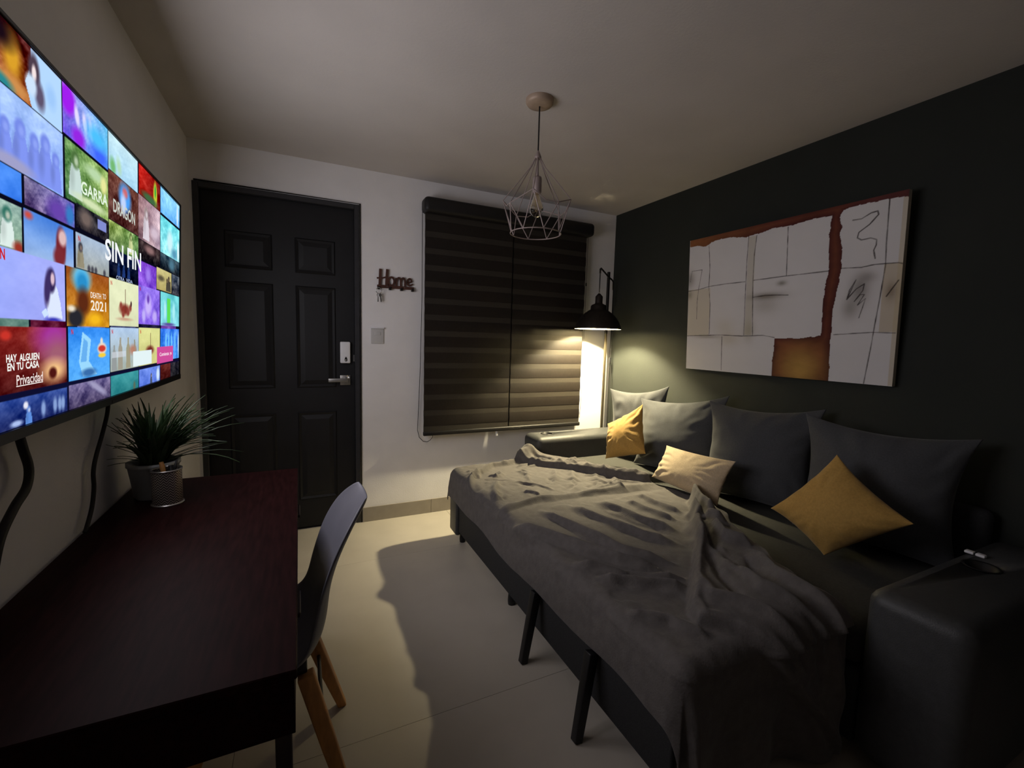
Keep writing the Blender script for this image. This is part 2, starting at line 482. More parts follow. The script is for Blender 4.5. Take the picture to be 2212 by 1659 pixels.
# ------------------------------------------------------------------ key rack reading Home, keys, switch
hr = empty('key_rack', 'brown wooden key rack spelling Home beside the blind', 'key rack', (1.165, 0.0, 1.64))
hk = Local(hr)
HX, HZ, U = 1.045, 1.655, 0.118      # left, baseline, cap height
def ribbon(pts, w, y0=-0.016, y1=-0.006):
    pts = [Vector((p[0], 0, p[1])) for p in pts]; mb = MB(); L_, R_ = [], []
    for i, p in enumerate(pts):
        t = (pts[min(i + 1, len(pts) - 1)] - pts[max(i - 1, 0)]).normalized()
        nrm = Vector((-t.z, 0, t.x)); ww = w[i] if isinstance(w, list) else w
        L_.append(p + nrm * ww); R_.append(p - nrm * ww)
    nn = len(pts)
    vs_ = [(p.x, y, p.z) for y in (y0, y1) for p in L_ + R_]
    fs_ = []
    for i in range(nn - 1):
        fs_.append((i, i + 1, nn + i + 1, nn + i)); o = 2 * nn
        fs_.append((o + nn + i, o + nn + i + 1, o + i + 1, o + i))
        fs_.append((i, o + i, o + i + 1, i + 1)); fs_.append((nn + i, nn + i + 1, o + nn + i + 1, o + nn + i))
    o = 2 * nn
    fs_.append((0, nn, o + nn, o)); fs_.append((nn - 1, o + nn - 1, o + 2 * nn - 1, 2 * nn - 1))
    return mb.add(vs_, fs_)
def arc(cx, cz, rx, rz, a0, a1, n=14):
    return [(cx + rx * math.cos(math.radians(a0 + (a1 - a0) * i / n)), cz + rz * math.sin(math.radians(a0 + (a1 - a0) * i / n))) for i in range(n + 1)]
sl = 0.07
def HH(px, pz): return (HX + px, HZ + pz + px * 0.02)
def letter(strokes, w):
    mb = MB()
    for i, s in enumerate(strokes):
        r = ribbon([HH(*p) for p in s], w if not isinstance(w, list) else w[i], -0.016 - 0.0004 * i, -0.006)
        mb.add(r.v, r.f)
    hk(mb, 'letter', M['sign'])
letter([[(0.013, 0), (0.016, .06), (0.018, .112)], [(0.057, 0), (0.060, .06), (0.064, .112)], [(-0.006, .050), (0.03, .052), (0.066, .062)]], [0.0085, 0.0085, 0.005])
letter([arc(0.090, .033, .020, .028, 0, 360, 20)], 0.0058)
letter([[(0.124, 0), (0.124, .058)], [(0.124, .03)] + arc(0.141, .038, .013, .022, 160, 0) + [(0.154, 0)], [(0.154, .03)] + arc(0.171, .038, .013, .022, 160, 0) + [(0.184, 0.004)]], 0.0052)
letter([[(0.200, .030), (0.228, .036)] + arc(0.215, .034, .015, .024, 10, 300, 16) + [(0.238, .022)]], 0.0050)
hk(MB().box(HX - 0.004, HX + 0.245, -0.018, -0.004, HZ - 0.014, HZ + 0.006), 'rail', M['sign'], bevel=0.002, seg=1)
for k in range(4):
    x = HX + 0.004 + k * 0.077
    hk(MB().box(x - .008, x + .008, -0.030, -0.004, HZ - 0.026, HZ - 0.006), 'hook', M['black_metal'], bevel=0.002, seg=1)
for x in (HX + .062, HX + .178):
    hk(MB().tube([(x, -0.0175, HZ - .003), (x, -0.0195, HZ - .003)], 0.003, 10), 'screw', M['chrome'])

ky = empty('key_ring', 'steel key ring with keys hanging from the Home rack', 'keys', (HX + 0.004, -0.034, HZ - 0.10))
kk = Local(ky)
cx_, cz_ = HX + 0.004, HZ - 0.036
kk(MB().tube([(cx_ + .019 * math.cos(a), -0.034 - .002 * math.sin(a), cz_ + .019 * math.sin(a)) for a in [2 * PI * i / 24 for i in range(25)]], 0.0024, 6), 'ring', M['chrome'], smooth=True)
def key(dx, ang, m_):
    mb = MB(); n = 14
    head = [(0.011 * math.cos(2 * PI * k / n), 0.011 * math.sin(2 * PI * k / n) - 0.012) for k in range(n)]
    vs_ = [(x, y, z) for y in (-0.0012, 0.0012) for x, z in head]
    mb.add(vs_, [tuple(range(n)), tuple(range(2 * n - 1, n - 1, -1))] + [(k, n + k, n + (k + 1) % n, (k + 1) % n) for k in range(n)])
    mb.box(-0.004, 0.004, -0.001, 0.001, -0.058, -0.020).box(0.004, 0.0065, -0.001, 0.001, -0.052, -0.046).box(0.004, 0.006, -0.001, 0.001, -0.042, -0.037)
    o = mb.build('key', m_, ky); o.location = (dx, -0.001 * (1 + dx * 100), 0.046); o.rotation_euler = (0, ang, 0.3)
    return o
key(-0.004, 0.05, M['chrome']); key(0.006, -0.16, M['steel']); key(0.001, -0.05, M['white_plastic'])

sw = empty('light_switch', 'pale square light switch plate on the wall below the keys', 'switch', (1.043, 0, 1.26))
sk = Local(sw)
sk(MB().box(1.0, 1.086, -0.008, 0.0, 1.26, 1.362), 'plate', M['plate'], bevel=0.003)
sk(MB().box(1.022, 1.064, -0.0115, -0.007, 1.318, 1.340), 'rocker', M['plate'], bevel=0.002)
sk(MB().box(0.999, 1.087, -0.020, 0.0, 1.363, 1.373), 'glint_strip', M['white_plastic'], bevel=0.002)  # glint on the plate's top edge, built as a white strip

# ------------------------------------------------------------------ television
TY0, TY1, TZ0, TH = -2.097, -0.764, 1.12, 0.725
tilt = math.atan(0.0414)
tv = empty('television', 'large wall-mounted television showing a wall of film posters', 'television', (0.0, -1.43, 1.10))
def tvp(u, v, d=0.0):
    """u,v in the calibrated screen grid, d outward from the screen plane -> coordinates relative to the tv"""
    y = -2.16 + 1.41 * u; s = TH * v
    return ((0.07 + s * math.sin(tilt) + d * math.cos(tilt)), y + 1.43, (TZ0 + s * math.cos(tilt) - d * math.sin(tilt)) - 1.10)
u0, u1 = (TY0 + 2.16) / 1.41, (TY1 + 2.16) / 1.41
def tvbox(ua, ub, va, vb, d0, d1):
    vs_ = [tvp(u, v, d) for v in (va, vb) for u in (ua, ub) for d in (d0, d1)]
    return MB().add(vs_, [(0, 1, 3, 2), (4, 6, 7, 5), (0, 4, 5, 1), (2, 3, 7, 6), (0, 2, 6, 4), (1, 5, 7, 3)])
tvbox(u0 - .006, u1 + .006, -.012, 1.008, -0.045, -0.001).build('back_cover', M['tv'], tv, bevel=0.003)
tvbox(u0 - .006, u1 + .006, 1.002, 1.013, -0.02, 0.004).build('bezel', M['tv'], tv, bevel=0.001, seg=1)
tvbox(u0 - .006, u1 + .006, -.030, -.001, -0.02, 0.006).build('bezel', M['tv'], tv, bevel=0.001, seg=1)
tvbox(u0 - .008, u0 - .0005, -.030, 1.013, -0.02, 0.004).build('bezel', M['tv'], tv, bevel=0.001, seg=1)
tvbox(u1 + .0005, u1 + .008, -.030, 1.013, -0.02, 0.004).build('bezel', M['tv'], tv, bevel=0.001, seg=1)
MB().box(0.001, 0.04, -0.2, 0.2, 0.25, 0.55).build('wall_bracket', M['black_metal'], tv)
tvbox(0.42, 0.47, -.026, -.014, 0.006, 0.0068).build('maker_mark', M['alu'], tv)

# screen picture: drawn in numpy on a fine flat grid of points
NU, NV = 560, 300
uu, vv = np.meshgrid(np.linspace(u0, u1, NU), np.linspace(0, 1, NV))
img = np.zeros((NV, NU, 3)); img[:] = (0.035, 0.035, 0.10)
def lerp(a, b, t): return np.asarray(a, float) * (1 - t[..., None]) + np.asarray(b, float) * t[..., None]
def vnoise(sc, seed, oc=5):
    r = np.random.default_rng(seed); out = np.zeros_like(uu); amp = 1.0; tot = 0
    for o in range(oc):
        for _ in range(4):
            a = r.uniform(0, 2 * PI); k = sc * (2 ** o) * r.uniform(0.6, 1.4); p = r.uniform(0, 2 * PI)
            out += amp * np.sin(k * (uu * math.cos(a) + vv * 0.55 * math.sin(a)) + p + 1.3 * np.sin(k * .7 * vv + p * 2))
            tot += amp
        amp *= .75
    return out / tot * 2.6
def tile(a, b, c, d, top, bot=None, rightc=None, nz=0.08, sc=60, seed=0):
    m = (uu >= a) & (uu <= c) & (vv >= b) & (vv <= d)
    tv_ = np.clip((vv - b) / (d - b), 0, 1); tu = np.clip((uu - a) / (c - a), 0, 1)
    base = lerp(bot if bot is not None else top, top, tv_)
    if rightc is not None: base = base * (1 - tu[..., None]) + np.asarray(rightc) * tu[..., None]
    base = np.clip(base + 1.35 * nz * vnoise(sc, seed + int(a * 1000) + int(b * 1000))[..., None] * np.array([1, .95, .85]), 0, 1)
    img[m] = base[m]
    return m
def blob(cu, cv, ru, rv, c, clip=None, soft=0.15, ang=0.0, op=1.0):
    du = (uu - cu); dv = (vv - cv)
    x = du * math.cos(ang) + dv * .55 * math.sin(ang); y = -du * math.sin(ang) / .55 + dv * math.cos(ang)
    r = np.sqrt((x / ru) ** 2 + (y / rv) ** 2)
    t = np.clip((1 + soft - r) / (2 * soft), 0, 1) * op
    if clip is not None: t = t * clip
    img[:] = lerp(0, 0, t) + img * (1 - t[..., None]) + np.asarray(c, float) * t[..., None]
def poly(pts, c, clip=None, op=1.0):
    ins = np.zeros_like(uu, bool); n = len(pts)
    for i in range(n):
        (xa, ya), (xb, yb) = pts[i], pts[(i + 1) % n]
        cond = ((ya > vv) != (yb > vv))
        xint = (xb - xa) * (vv - ya) / ((yb - ya) if yb != ya else 1e-9) + xa
        ins ^= cond & (uu < xint)
    if clip is not None: ins &= clip
    img[ins] = img[ins] * (1 - op) + np.asarray(c, float) * op
def figure(cu, base, h, body, hair, skin=(.85, .7, .62), clip=None):
    w = h * .17
    poly([(cu - w, base), (cu + w, base), (cu + w * .8, base + h * .45), (cu + w * .55, base + h * .68), (cu - w * .55, base + h * .68), (cu - w * .8, base + h * .45)], body, clip)
    blob(cu, base + h * .80, w * .60, h * .19, hair, clip, .25)
    blob(cu + w * .12, base + h * .77, w * .30, h * .10, skin, clip, .5, 0, .75)
    blob(cu - w * .5, base + h * .4, w * .35, h * .25, tuple(x * .8 for x in body), clip, .6, 0, .6)
# top row
m = tile(.0, .848, .236, 1.0, (.28, .07, .08), (.62, .30, .12), None, .14, 70, 1)
blob(.105, .93, .020, .05, (.85, .62, .16), m, .5); blob(.075, .965, .03, .03, (.10, .04, .08), m, .6); blob(.10, .865, .05, .02, (.80, .55, .30), m, .5)
blob(.075, .85, .03, .02, (.16, .52, .55), m, .4)
poly([(.150, .848), (.135, .90), (.150, .955), (.150, 1.0), (.236, 1.0), (.236, .848)], (.70, .84, .99), m)
blob(.158, .945, .015, .045, (.30, .24, .30), m, .25); blob(.158, .94, .006, .022, (.95, .88, .88), m, .3); blob(.172, .895, .013, .035, (.36, .32, .42), m, .4, .2)
blob(.150, .905, .014, .026, (.80, .88, .97), m, .3); blob(.205, .92, .014, .03, (.62, .78, .97), m, .5)
m = tile(.240, .855, .4215, 1.0, (.72, .62, .95), (.45, .35, .92), (.45, .80, .98), .10, 60, 2)
blob(.258, .965, .026, .045, (.62, .12, .92), m, .3); blob(.295, .875, .024, .03, (.58, .15, .88), m, .4); blob(.385, .875, .04, .04, (.25, .40, .98), m, .6)
for c_ in (.29, .32, .345): blob(c_, .94, .008, .03, (.88, .85, .99), m, .4, .3)
blob(.37, .93, .04, .03, (.30, .75, .98), m, .6)
m = tile(.425, .863, .597, 1.0, (.80, .93, .97), (.66, .84, .95), None, .05, 40, 3)
blob(.447, .885, .014, .03, (.45, .72, .45), m, .5, .5); blob(.48, .905, .012, .03, (.70, .86, .72), m, .6, .4)
m = tile(.605, .872, .777, 1.0, (.80, .10, .08), (.68, .12, .08), (.45, .08, .07), .08, 50, 4)
blob(.735, .93, .016, .06, (.78, .80, .22), m, .25); blob(.735, .945, .007, .03, (.25, .65, .25), m, .3); blob(.69, .885, .06, .02, (.25, .40, .25), m, .4)
m = tile(.783, .870, .99, 1.0, (.55, .82, .99), (.40, .70, .97), None, .09, 40, 5)
blob(.965, .93, .01, .06, (.85, .93, .98), m, .4)
# second row
m = tile(.0, .662, .238, .845, (.66, .78, .99), (.55, .68, .98), None, .06, 50, 6)
for c_, h_ in ((.085, .11), (.12, .13), (.155, .12), (.185, .14), (.215, .11)):
    figure(c_, .665, h_, (.50, .58, .94), (.46, .54, .90), (.58, .66, .97), m)
blob(.10, .672, .05, .018, (.62, .62, .78), m, .4); blob(.06, .76, .014, .07, (.36, .50, .95), m, .4)
m = tile(.245, .665, .4205, .845, (.34, .52, .28), (.22, .40, .22), (.62, .74, .42), .14, 80, 7)
figure(.282, .68, .15, (.78, .86, .84), (.30, .44, .24), (.82, .88, .78), m); blob(.36, .80, .04, .02, (.72, .84, .66), m, .5); blob(.40, .785, .014, .03, (.90, .90, .60), m, .4)
blob(.345, .69, .06, .014, (.82, .88, .70), m, .5)
m = tile(.423, .68, .60, .86, (.42, .24, .20), (.30, .16, .15), None, .10, 70, 8)
blob(.515, .80, .035, .055, (.30, .62, .96), m, .3); blob(.515, .82, .016, .02, (.80, .42, .45), m, .4); blob(.505, .77, .016, .04, (.75, .82, .97), m, .4)
m = tile(.602, .675, .777, .868, (.66, .50, .52), (.52, .40, .42), (.78, .68, .74), .12, 70, 9)
figure(.66, .685, .15, (.86, .82, .86), (.62, .55, .55), (.88, .84, .88), m); blob(.73, .74, .035, .03, (.82, .74, .80), m, .5)
m = tile(.783, .672, .99, .858, (.45, .88, .92), (.60, .92, .95), None, .10, 60, 10)
blob(.88, .75, .03, .06, (.80, .95, .97), m, .4); blob(.93, .70, .03, .03, (.35, .60, .72), m, .5); blob(.975, .73, .010, .06, (.92, .97, .98), m, .3)
# narrow rows behind
m = tile(.0, .583, .120, .658, (.30, .56, .96), (.22, .48, .92), None, .04, 40, 11)
m = tile(.127, .583, .276, .658, (.55, .52, .66), (.34, .26, .42), (.40, .36, .72), .14, 90, 12)
blob(.22, .61, .03, .03, (.40, .26, .66), m, .5); blob(.26, .615, .014, .03, (.22, .48, .76), m, .4)
m = tile(.283, .590, .4195, .668, (.17, .17, .20), (.10, .09, .12), None, .10, 80, 13)
blob(.32, .63, .026, .03, (.44, .38, .36), m, .5); poly([(.37, .62), (.41, .62), (.41, .655), (.37, .655)], (.50, .54, .80), m)
m = tile(.425, .575, .60, .677, (.62, .70, .36), (.28, .38, .22), (.42, .58, .34), .14, 90, 14)
figure(.55, .585, .09, (.80, .84, .60), (.35, .45, .22), (.86, .86, .66), m)
m = tile(.602, .586, .777, .672, (.20, .14, .15), (.07, .06, .08), None, .09, 80, 15)
blob(.69, .645, .04, .018, (.55, .42, .42), m, .5)
m = tile(.783, .588, .99, .668, (.22, .32, .38), (.08, .10, .13), None, .10, 70, 16)
blob(.90, .63, .03, .03, (.30, .46, .54), m, .5)
m = tile(.0, .455, .1175, .571, (.62, .74, .70), (.42, .55, .46), None, .12, 60, 17)
figure(.085, .46, .10, (.86, .92, .90), (.20, .44, .38), (.88, .86, .80), m); blob(.11, .465, .012, .015, (.60, .20, .15), m, .5)
m = tile(.124, .458, .2705, .573, (.30, .52, .88), (.60, .72, .90), None, .03, 30, 18)
blob(.228, .51, .016, .055, (.46, .14, .17), m, .2); blob(.233, .535, .013, .024, (.86, .72, .72), m, .3); blob(.222, .475, .018, .03, (.48, .16, .19), m, .3)
blob(.135, .56, .01, .01, (.80, .30, .25), m, .6)
m = tile(.279, .459, .423, .574, (.66, .74, .84), (.62, .64, .62), None, .04, 40, 19)
figure(.297, .462, .085, (.58, .55, .46), (.24, .24, .28), (.6, .5, .44), m)
for c_ in (.33, .345, .36, .40): blob(c_, .468, .006, .012, (.28, .28, .32), m, .4)
m = tile(.424, .459, .60, .572, (.07, .11, .26), (.03, .04, .09), None, .06, 60, 20)
for c_ in (.475, .505, .535): figure(c_, .478, .055, (.12, .22, .46), (.08, .14, .28), (.30, .44, .68), m)
m = tile(.60, .463, .744, .576, (.44, .22, .76), (.52, .32, .86), None, .10, 60, 21)
blob(.675, .525, .02, .035, (.62, .48, .92), m, .5)
m = tile(.747, .473, .897, .582, (.80, .76, .52), (.70, .64, .40), None, .05, 40, 22)
for c_, h_ in ((.85, .07), (.868, .085), (.882, .06)): figure(c_, .476, h_, (.30, .28, .24), (.22, .18, .16), (.55, .46, .36), m)
blob(.79, .535, .03, .014, (.36, .33, .25), m, .5)
m = tile(.901, .47, .99, .582, (.30, .34, .40), (.18, .18, .22), None, .14, 90, 23)
# strip peeping between rows
m = tile(.0, .262, .13, .284, (.36, .50, .46)); m = tile(.135, .262, .24, .284, (.34, .07, .18)); m = tile(.28, .262, .40, .284, (.40, .46, .66))
m = tile(.43, .264, .58, .284, (.22, .24, .40)); m = tile(.60, .264, .78, .288, (.14, .12, .24)); m = tile(.79, .266, .95, .288, (.42, .24, .62))
# third row, large
m = tile(.0, .281, .2385, .456, (.58, .66, .97), (.56, .62, .95), (.66, .68, .97), .02, 30, 24)
poly([(.185, .285), (.178, .34), (.186, .38), (.196, .395), (.204, .396), (.214, .375), (.222, .34), (.229, .285)], (.86, .90, .99), m)
blob(.195, .40, .013, .036, (.20, .15, .34), m, .2); blob(.183, .375, .009, .05, (.24, .18, .38), m, .3, -.12); blob(.199, .405, .006, .018, (.86, .74, .80), m, .3)
poly([(.165, .305), (.178, .318), (.186, .30), (.172, .290)], (.80, .88, .99), m); blob(.20, .284, .022, .008, (.20, .20, .70), m, .5)
m = tile(.243, .268, .4215, .457, (.60, .31, .12), (.86, .60, .14), None, .06, 50, 25)
blob(.30, .43, .035, .04, (.45, .80, .95), m, .4); blob(.302, .415, .024, .035, (.16, .55, .78), m, .4); blob(.305, .35, .025, .045, (.36, .16, .08), m, .4)
blob(.275, .295, .03, .035, (.15, .15, .18), m, .35); blob(.26, .325, .014, .01, (.92, .88, .80), m, .5); blob(.355, .295, .03, .022, (.95, .72, .12), m, .5)
m = tile(.423, .277, .600, .460, (.90, .92, .76), (.86, .88, .72), None, .02, 30, 26)
blob(.51, .345, .030, .022, (.52, .20, .16), m, .4); poly([(.512, .335), (.516, .335), (.515, .43), (.513, .43)], (.42, .20, .16), m)
for c_, v_ in ((.487, .36), (.545, .355), (.53, .335), (.50, .325)): blob(c_, v_, .008, .014, (.56, .26, .22), m, .4)
blob(.55, .372, .005, .012, (.30, .18, .2), m, .3); blob(.51, .305, .04, .006, (.78, .62, .52), m, .6)
m = tile(.600, .288, .7765, .466, (.58, .46, .93), (.50, .36, .88), None, .08, 50, 27)
blob(.675, .38, .026, .05, (.78, .70, .97), m, .4); blob(.675, .41, .010, .02, (.42, .26, .70), m, .4); blob(.64, .33, .014, .03, (.74, .68, .96), m, .4); blob(.73, .33, .02, .03, (.74, .66, .96), m, .4)
m = tile(.784, .289, .99, .466, (.42, .82, .84), (.52, .84, .90), None, .06, 50, 28)
poly([(.850, .30), (.886, .30), (.886, .44), (.850, .44)], (.36, .86, .34), m); blob(.83, .37, .010, .05, (.70, .93, .95), m, .4); blob(.925, .37, .014, .05, (.66, .92, .95), m, .4)
blob(.87, .297, .06, .008, (.36, .30, .62), m, .5)
# fourth row
m = tile(.0, .093, .2395, .264, (.56, .16, .14), (.30, .08, .08), None, .06, 60, 29)
blob(.20, .235, .05, .05, (.64, .20, .62), m, .6); blob(.21, .18, .04, .05, (.62, .36, .44), m, .6); blob(.20, .135, .035, .03, (.95, .76, .52), m, .6); blob(.195, .128, .012, .017, (.30, .08, .07), m, .3)
blob(.075, .24, .012, .012, (.78, .20, .16), m, .4)
m = tile(.246, .0935, .4225, .267, (.22, .56, .96), (.34, .68, .98), None, .05, 50, 30)
poly([(.285, .15), (.30, .25), (.335, .225), (.325, .15), (.36, .10), (.30, .10)], (.60, .84, .98), m); poly([(.292, .15), (.305, .23), (.322, .215), (.315, .15)], (.40, .68, .93), m)
blob(.325, .11, .03, .014, (.22, .42, .66), m, .4); blob(.385, .19, .021, .022, (.92, .84, .76), m, .2); blob(.385, .190, .017, .012, (.80, .22, .18), m, .2); blob(.385, .165, .018, .008, (.95, .80, .25), m, .2); blob(.383, .218, .006, .012, (.90, .86, .80), m, .3)
m = tile(.4255, .0955, .5995, .269, (.70, .80, .92), (.66, .70, .66), None, .03, 40, 31)
for c_, h_, cc in ((.447, .10, (.58, .60, .60)), (.482, .13, (.62, .60, .54)), (.53, .13, (.62, .60, .50)), (.573, .12, (.58, .58, .52))):
    poly([(c_ - .014, .10), (c_ + .014, .10), (c_ + .012, .10 + h_ * .65), (c_ + .005, .10 + h_ * .8), (c_ + .004, .10 + h_), (c_ - .004, .10 + h_), (c_ - .005, .10 + h_ * .8), (c_ - .012, .10 + h_ * .65)], cc, m)
blob(.56, .175, .02, .02, (.70, .50, .42), m, .5)
poly([(.435, .150), (.515, .150), (.515, .172), (.435, .172)], (.84, .86, .90), m, .6)
m = tile(.602, .0960, .777, .272, (.86, .87, .58), (.82, .80, .52), None, .03, 30, 32)
blob(.69, .165, .03, .02, (.46, .18, .14), m, .4); poly([(.692, .17), (.697, .17), (.696, .25), (.694, .25)], (.38, .18, .14), m)
m = tile(.784, .0975, .99, .274, (.20, .46, .92), (.32, .62, .96), None, .10, 60, 33)
for c_ in (.84, .87, .90, .94): blob(c_, .20, .007, .05, (.45, .78, .98), m, .4)
blob(.982, .18, .006, .07, (.80, .92, .98), m, .4)
# scrim and bottom row
img[vv < .092] = (.05, .055, .18)
def dark(c, k=.62): return tuple(x * k for x in c)
m = tile(.0, .0, .2395, .074, (.20, .30, .60), (.10, .14, .36), None, .07, 70, 34)
figure(.125, -.005, .055, (.36, .55, .86), (.36, .50, .80), (.85, .88, .95), m); blob(.118, .052, .006, .010, (.90, .90, .95), m, .3); blob(.095, .01, .014, .008, (.66, .74, .92), m, .4)
for c_ in (.165, .20, .215, .226): blob(c_, .03, .006, .022, (.52, .62, .82), m, .4)
m = tile(.246, .0, .4245, .077, (.44, .40, .58), (.28, .24, .38), None, .10, 90, 35)
blob(.36, .05, .05, .012, (.62, .60, .74), m, .5, -.4)
m = tile(.428, .0, .5985, .077, (.24, .60, .62), (.18, .50, .52), None, .04, 50, 36)
blob(.57, .012, .008, .02, (.34, .42, .36), m, .4)
m = tile(.604, .0, .777, .078, (.44, .56, .92), (.34, .46, .86), None, .06, 50, 37)
figure(.70, -.01, .06, (.30, .34, .44), (.30, .3, .36), (.72, .68, .7), m); blob(.76, .035, .014, .035, (.82, .90, .97), m, .4)
m = tile(.784, .0, .89, .078, (.38, .13, .11), (.28, .10, .09), None, .06, 60, 38)
m = tile(.893, .0, .99, .078, (.16, .15, .19), (.10, .10, .12), None, .09, 60, 39)
# buttons
poly([(.562, .099), (.703, .099), (.703, .164), (.562, .164)], (.88, .94, .95))
poly([(.750, .088), (.918, .088), (.918, .176), (.750, .176)], (.80, .30, .60))
img = np.clip(img, 0, 1)
s_ = TH * vv
vx = 0.07 + s_ * math.sin(tilt); vy = -2.16 + 1.41 * uu + 1.43; vz = TZ0 + s_ * math.cos(tilt) - 1.10
me = np_mesh('screen', np.stack([vx, vy, vz], -1).reshape(-1, 3), grid_faces(NU, NV), s2l(img).reshape(-1, 3))
scr = link('screen', me, attr_mat('lit_screen', 0.88), tv)
scr['label'] = 'lit screen filled with rows of colourful film posters'

ROT = Matrix(((0, 0, 1), (1, 0, 0), (0, 1, 0))).to_4x4()      # text x -> +y, text y -> +z, facing +x
def screen_text(body, ua, va, ub, vb, rgb, bold=0.0, strength=1.0, tiltv=0.0, squeeze=True):
    """text set flat on the screen to fill the box (ua,va)-(ub,vb)"""
    t = text_mesh(body, 1.0, 0.0, bold)
    co = np.empty(len(t.vertices) * 3, np.float32); t.vertices.foreach_get('co', co); co = co.reshape(-1, 3)
    mn, mx = co.min(0), co.max(0)
    nx = (co[:, 0] - mn[0]) / (mx[0] - mn[0]); ny = (co[:, 1] - mn[1]) / (mx[1] - mn[1])
    out = np.array([tvp(ua + (ub - ua) * a, va + (vb - va) * b + tiltv * a, 0.0012) for a, b in zip(nx, ny)], np.float32)
    t.vertices.foreach_set('co', out.ravel()); t.update()
    t.materials.clear()
    em = emit_mat('lettering_light', tuple(s2l(rgb)), strength * 0.85); em.cycles.emission_sampling = 'NONE'
    return link('screen_lettering', t, em, scr)
for args in (('SIN', .402, .520, .500, .600, (.96, .97, .98), .020, 1, .004), ('FIN', .524, .523, .617, .605, (.96, .97, .98), .020, 1, .004),
             ('GARRA', .300, .706, .416, .748, (.90, .96, .88), .02, 1, .010), ('DRAGON', .445, .715, .575, .765, (.80, .82, .78), .02),
             ('DEATH', .333, .370, .380, .390, (.96, .92, .86), .015), ('TO', .387, .372, .404, .392, (.96, .92, .86), .015), ('2021', .333, .326, .404, .362, (.97, .93, .86), .015),
             ('HAY', .073, .172, .097, .192, (.96, .95, .93), .03), ('ALGUIEN', .103, .172, .154, .192, (.96, .95, .93), .03),
             ('EN', .075, .150, .091, .170, (.96, .95, .93), .03), ('TU', .096, .150, .112, .170, (.96, .95, .93), .03), ('CASA', .118, .150, .153, .170, (.96, .95, .93), .03),
             ('Privacidad', .095, .110, .163, .137, (.95, .88, .86), .012)):
    screen_text(*args)
tvbox(.095, .163, .1065, .1085, 0.0006, 0.0012).build('screen_underline', emit_mat('underline_light', tuple(s2l((.95, .92, .90))), 1.0), scr)
screen_text('Comienza', .772, .126, .868, .146, (.98, .88, .94), .02); screen_text('ya', .878, .121, .898, .140, (.98, .88, .94), .02)
screen_text('OTRA', .458, .4605, .505, .475, (.66, .72, .86), .015); screen_text('VIDA', .515, .4605, .557, .475, (.66, .72, .86), .015)
screen_text('N', .066, .425, .0765, .452, (.80, .12, .12), .03)
for ua, va in ((.286, .555), (.428, .440), (.255, .250), (.431, .252), (.608, .253), (.606, .448)):
    screen_text('N', ua, va - .008, ua + .008, va + .010, (.78, .14, .14), .03)

# the television's own light
tl = bpy.data.lights.new('television_light', 'AREA')
tl.shape = 'RECTANGLE'; tl.size = 1.30; tl.size_y = 0.70
tl.energy = TV_WATT; tl.color = TV_COL; tl.spread = math.radians(180)
tlo = bpy.data.objects.new('television_light', tl); col.objects.link(tlo)
tlo.parent = tv
tlo.matrix_local = Matrix.Translation(Vector(tvp((u0 + u1) / 2, .5, 0.012))) @ Matrix.Rotation(-tilt, 4, 'Y').inverted() @ Matrix(((0, 0, -1, 0), (1, 0, 0, 0), (0, -1, 0, 0), (0, 0, 0, 1))).to_4x4()

cab = tag(MB().tube(smooth_path([(0.03, -1.93, 1.10), (0.03, -1.915, 1.055), (0.03, -1.900, 1.01), (0.03, -1.915, 0.972), (0.03, -1.965, 0.945), (0.03, -2.02, 0.90), (0.03, -2.06, 0.82), (0.025, -2.07, 0.762)]), 0.0085, 8).build('cable', M['cord'], smooth=True),
          'thick black cable curving down the wall at the near end of the television', 'cable', 'television cables')
cab2 = tag(MB().tube(smooth_path([(0.03, -1.44, 1.12), (0.028, -1.452, 1.06), (0.022, -1.48, 1.0), (0.022, -1.535, 0.945), (0.022, -1.56, 0.905), (0.022, -1.563, 0.86), (0.022, -1.585, 0.81), (0.022, -1.626, 0.768), (0.02, -1.635, 0.758)]), 0.0055, 8).build('cable', M['cord'], smooth=True),
           'thin black cable hanging behind the plant below the television', 'cable', 'television cables')

# ------------------------------------------------------------------ framed canvas
pn = empty('canvas_painting', 'abstract white canvas with rust brown bands and thin black lines', 'painting', (3.0, -1.505, 1.148))
PYL, PYR, PH_ = -0.905, -2.1085, 0.866
ptilt = math.atan2(0.04, 0.865)
def pp(u, v, d=0.0):
    s = PH_ * v
    return (3.0 - s * math.sin(ptilt) - d * math.cos(ptilt) - 3.0, PYL + (PYR - PYL) * u + 1.505, s * math.cos(ptilt) - d * math.sin(ptilt))
vs_ = [pp(u, v, d) for v in (0, 1) for u in (0, 1) for d in (-0.024, 0.0)]
MB().add(vs_, [(0, 1, 3, 2), (4, 6, 7, 5), (0, 4, 5, 1), (2, 3, 7, 6), (0, 2, 6, 4)]).build('canvas_body', M['canvas'], pn)
PU, PV = 440, 310
pu, pv = np.meshgrid(np.linspace(0, 1, PU), np.linspace(0, 1, PV))
pimg = np.zeros((PV, PU, 3)); pimg[:] = (.70, .685, .69)
rp = np.random.default_rng(3)
def pnoise(sc, seed, oc=4):
    r = np.random.default_rng(seed); out = np.zeros_like(pu); amp = 1.0; tot = 0
    for o in range(oc):
        for _ in range(5):
            a = r.uniform(0, 2 * PI); k = sc * 1.9 ** o * r.uniform(.6, 1.4)
            out += amp * np.sin(k * (pu * 1.39 * math.cos(a) + pv * math.sin(a)) + r.uniform(0, 6.28) + 1.5 * np.sin(k * .6 * pv + 3 * a)); tot += amp
        amp *= .65
    return out / tot * 2
pimg *= (1 + .03 * pnoise(10, 1))[..., None]
def pblend(t, c): pimg[:] = pimg * (1 - t[..., None]) + np.asarray(c, float) * t[..., None]
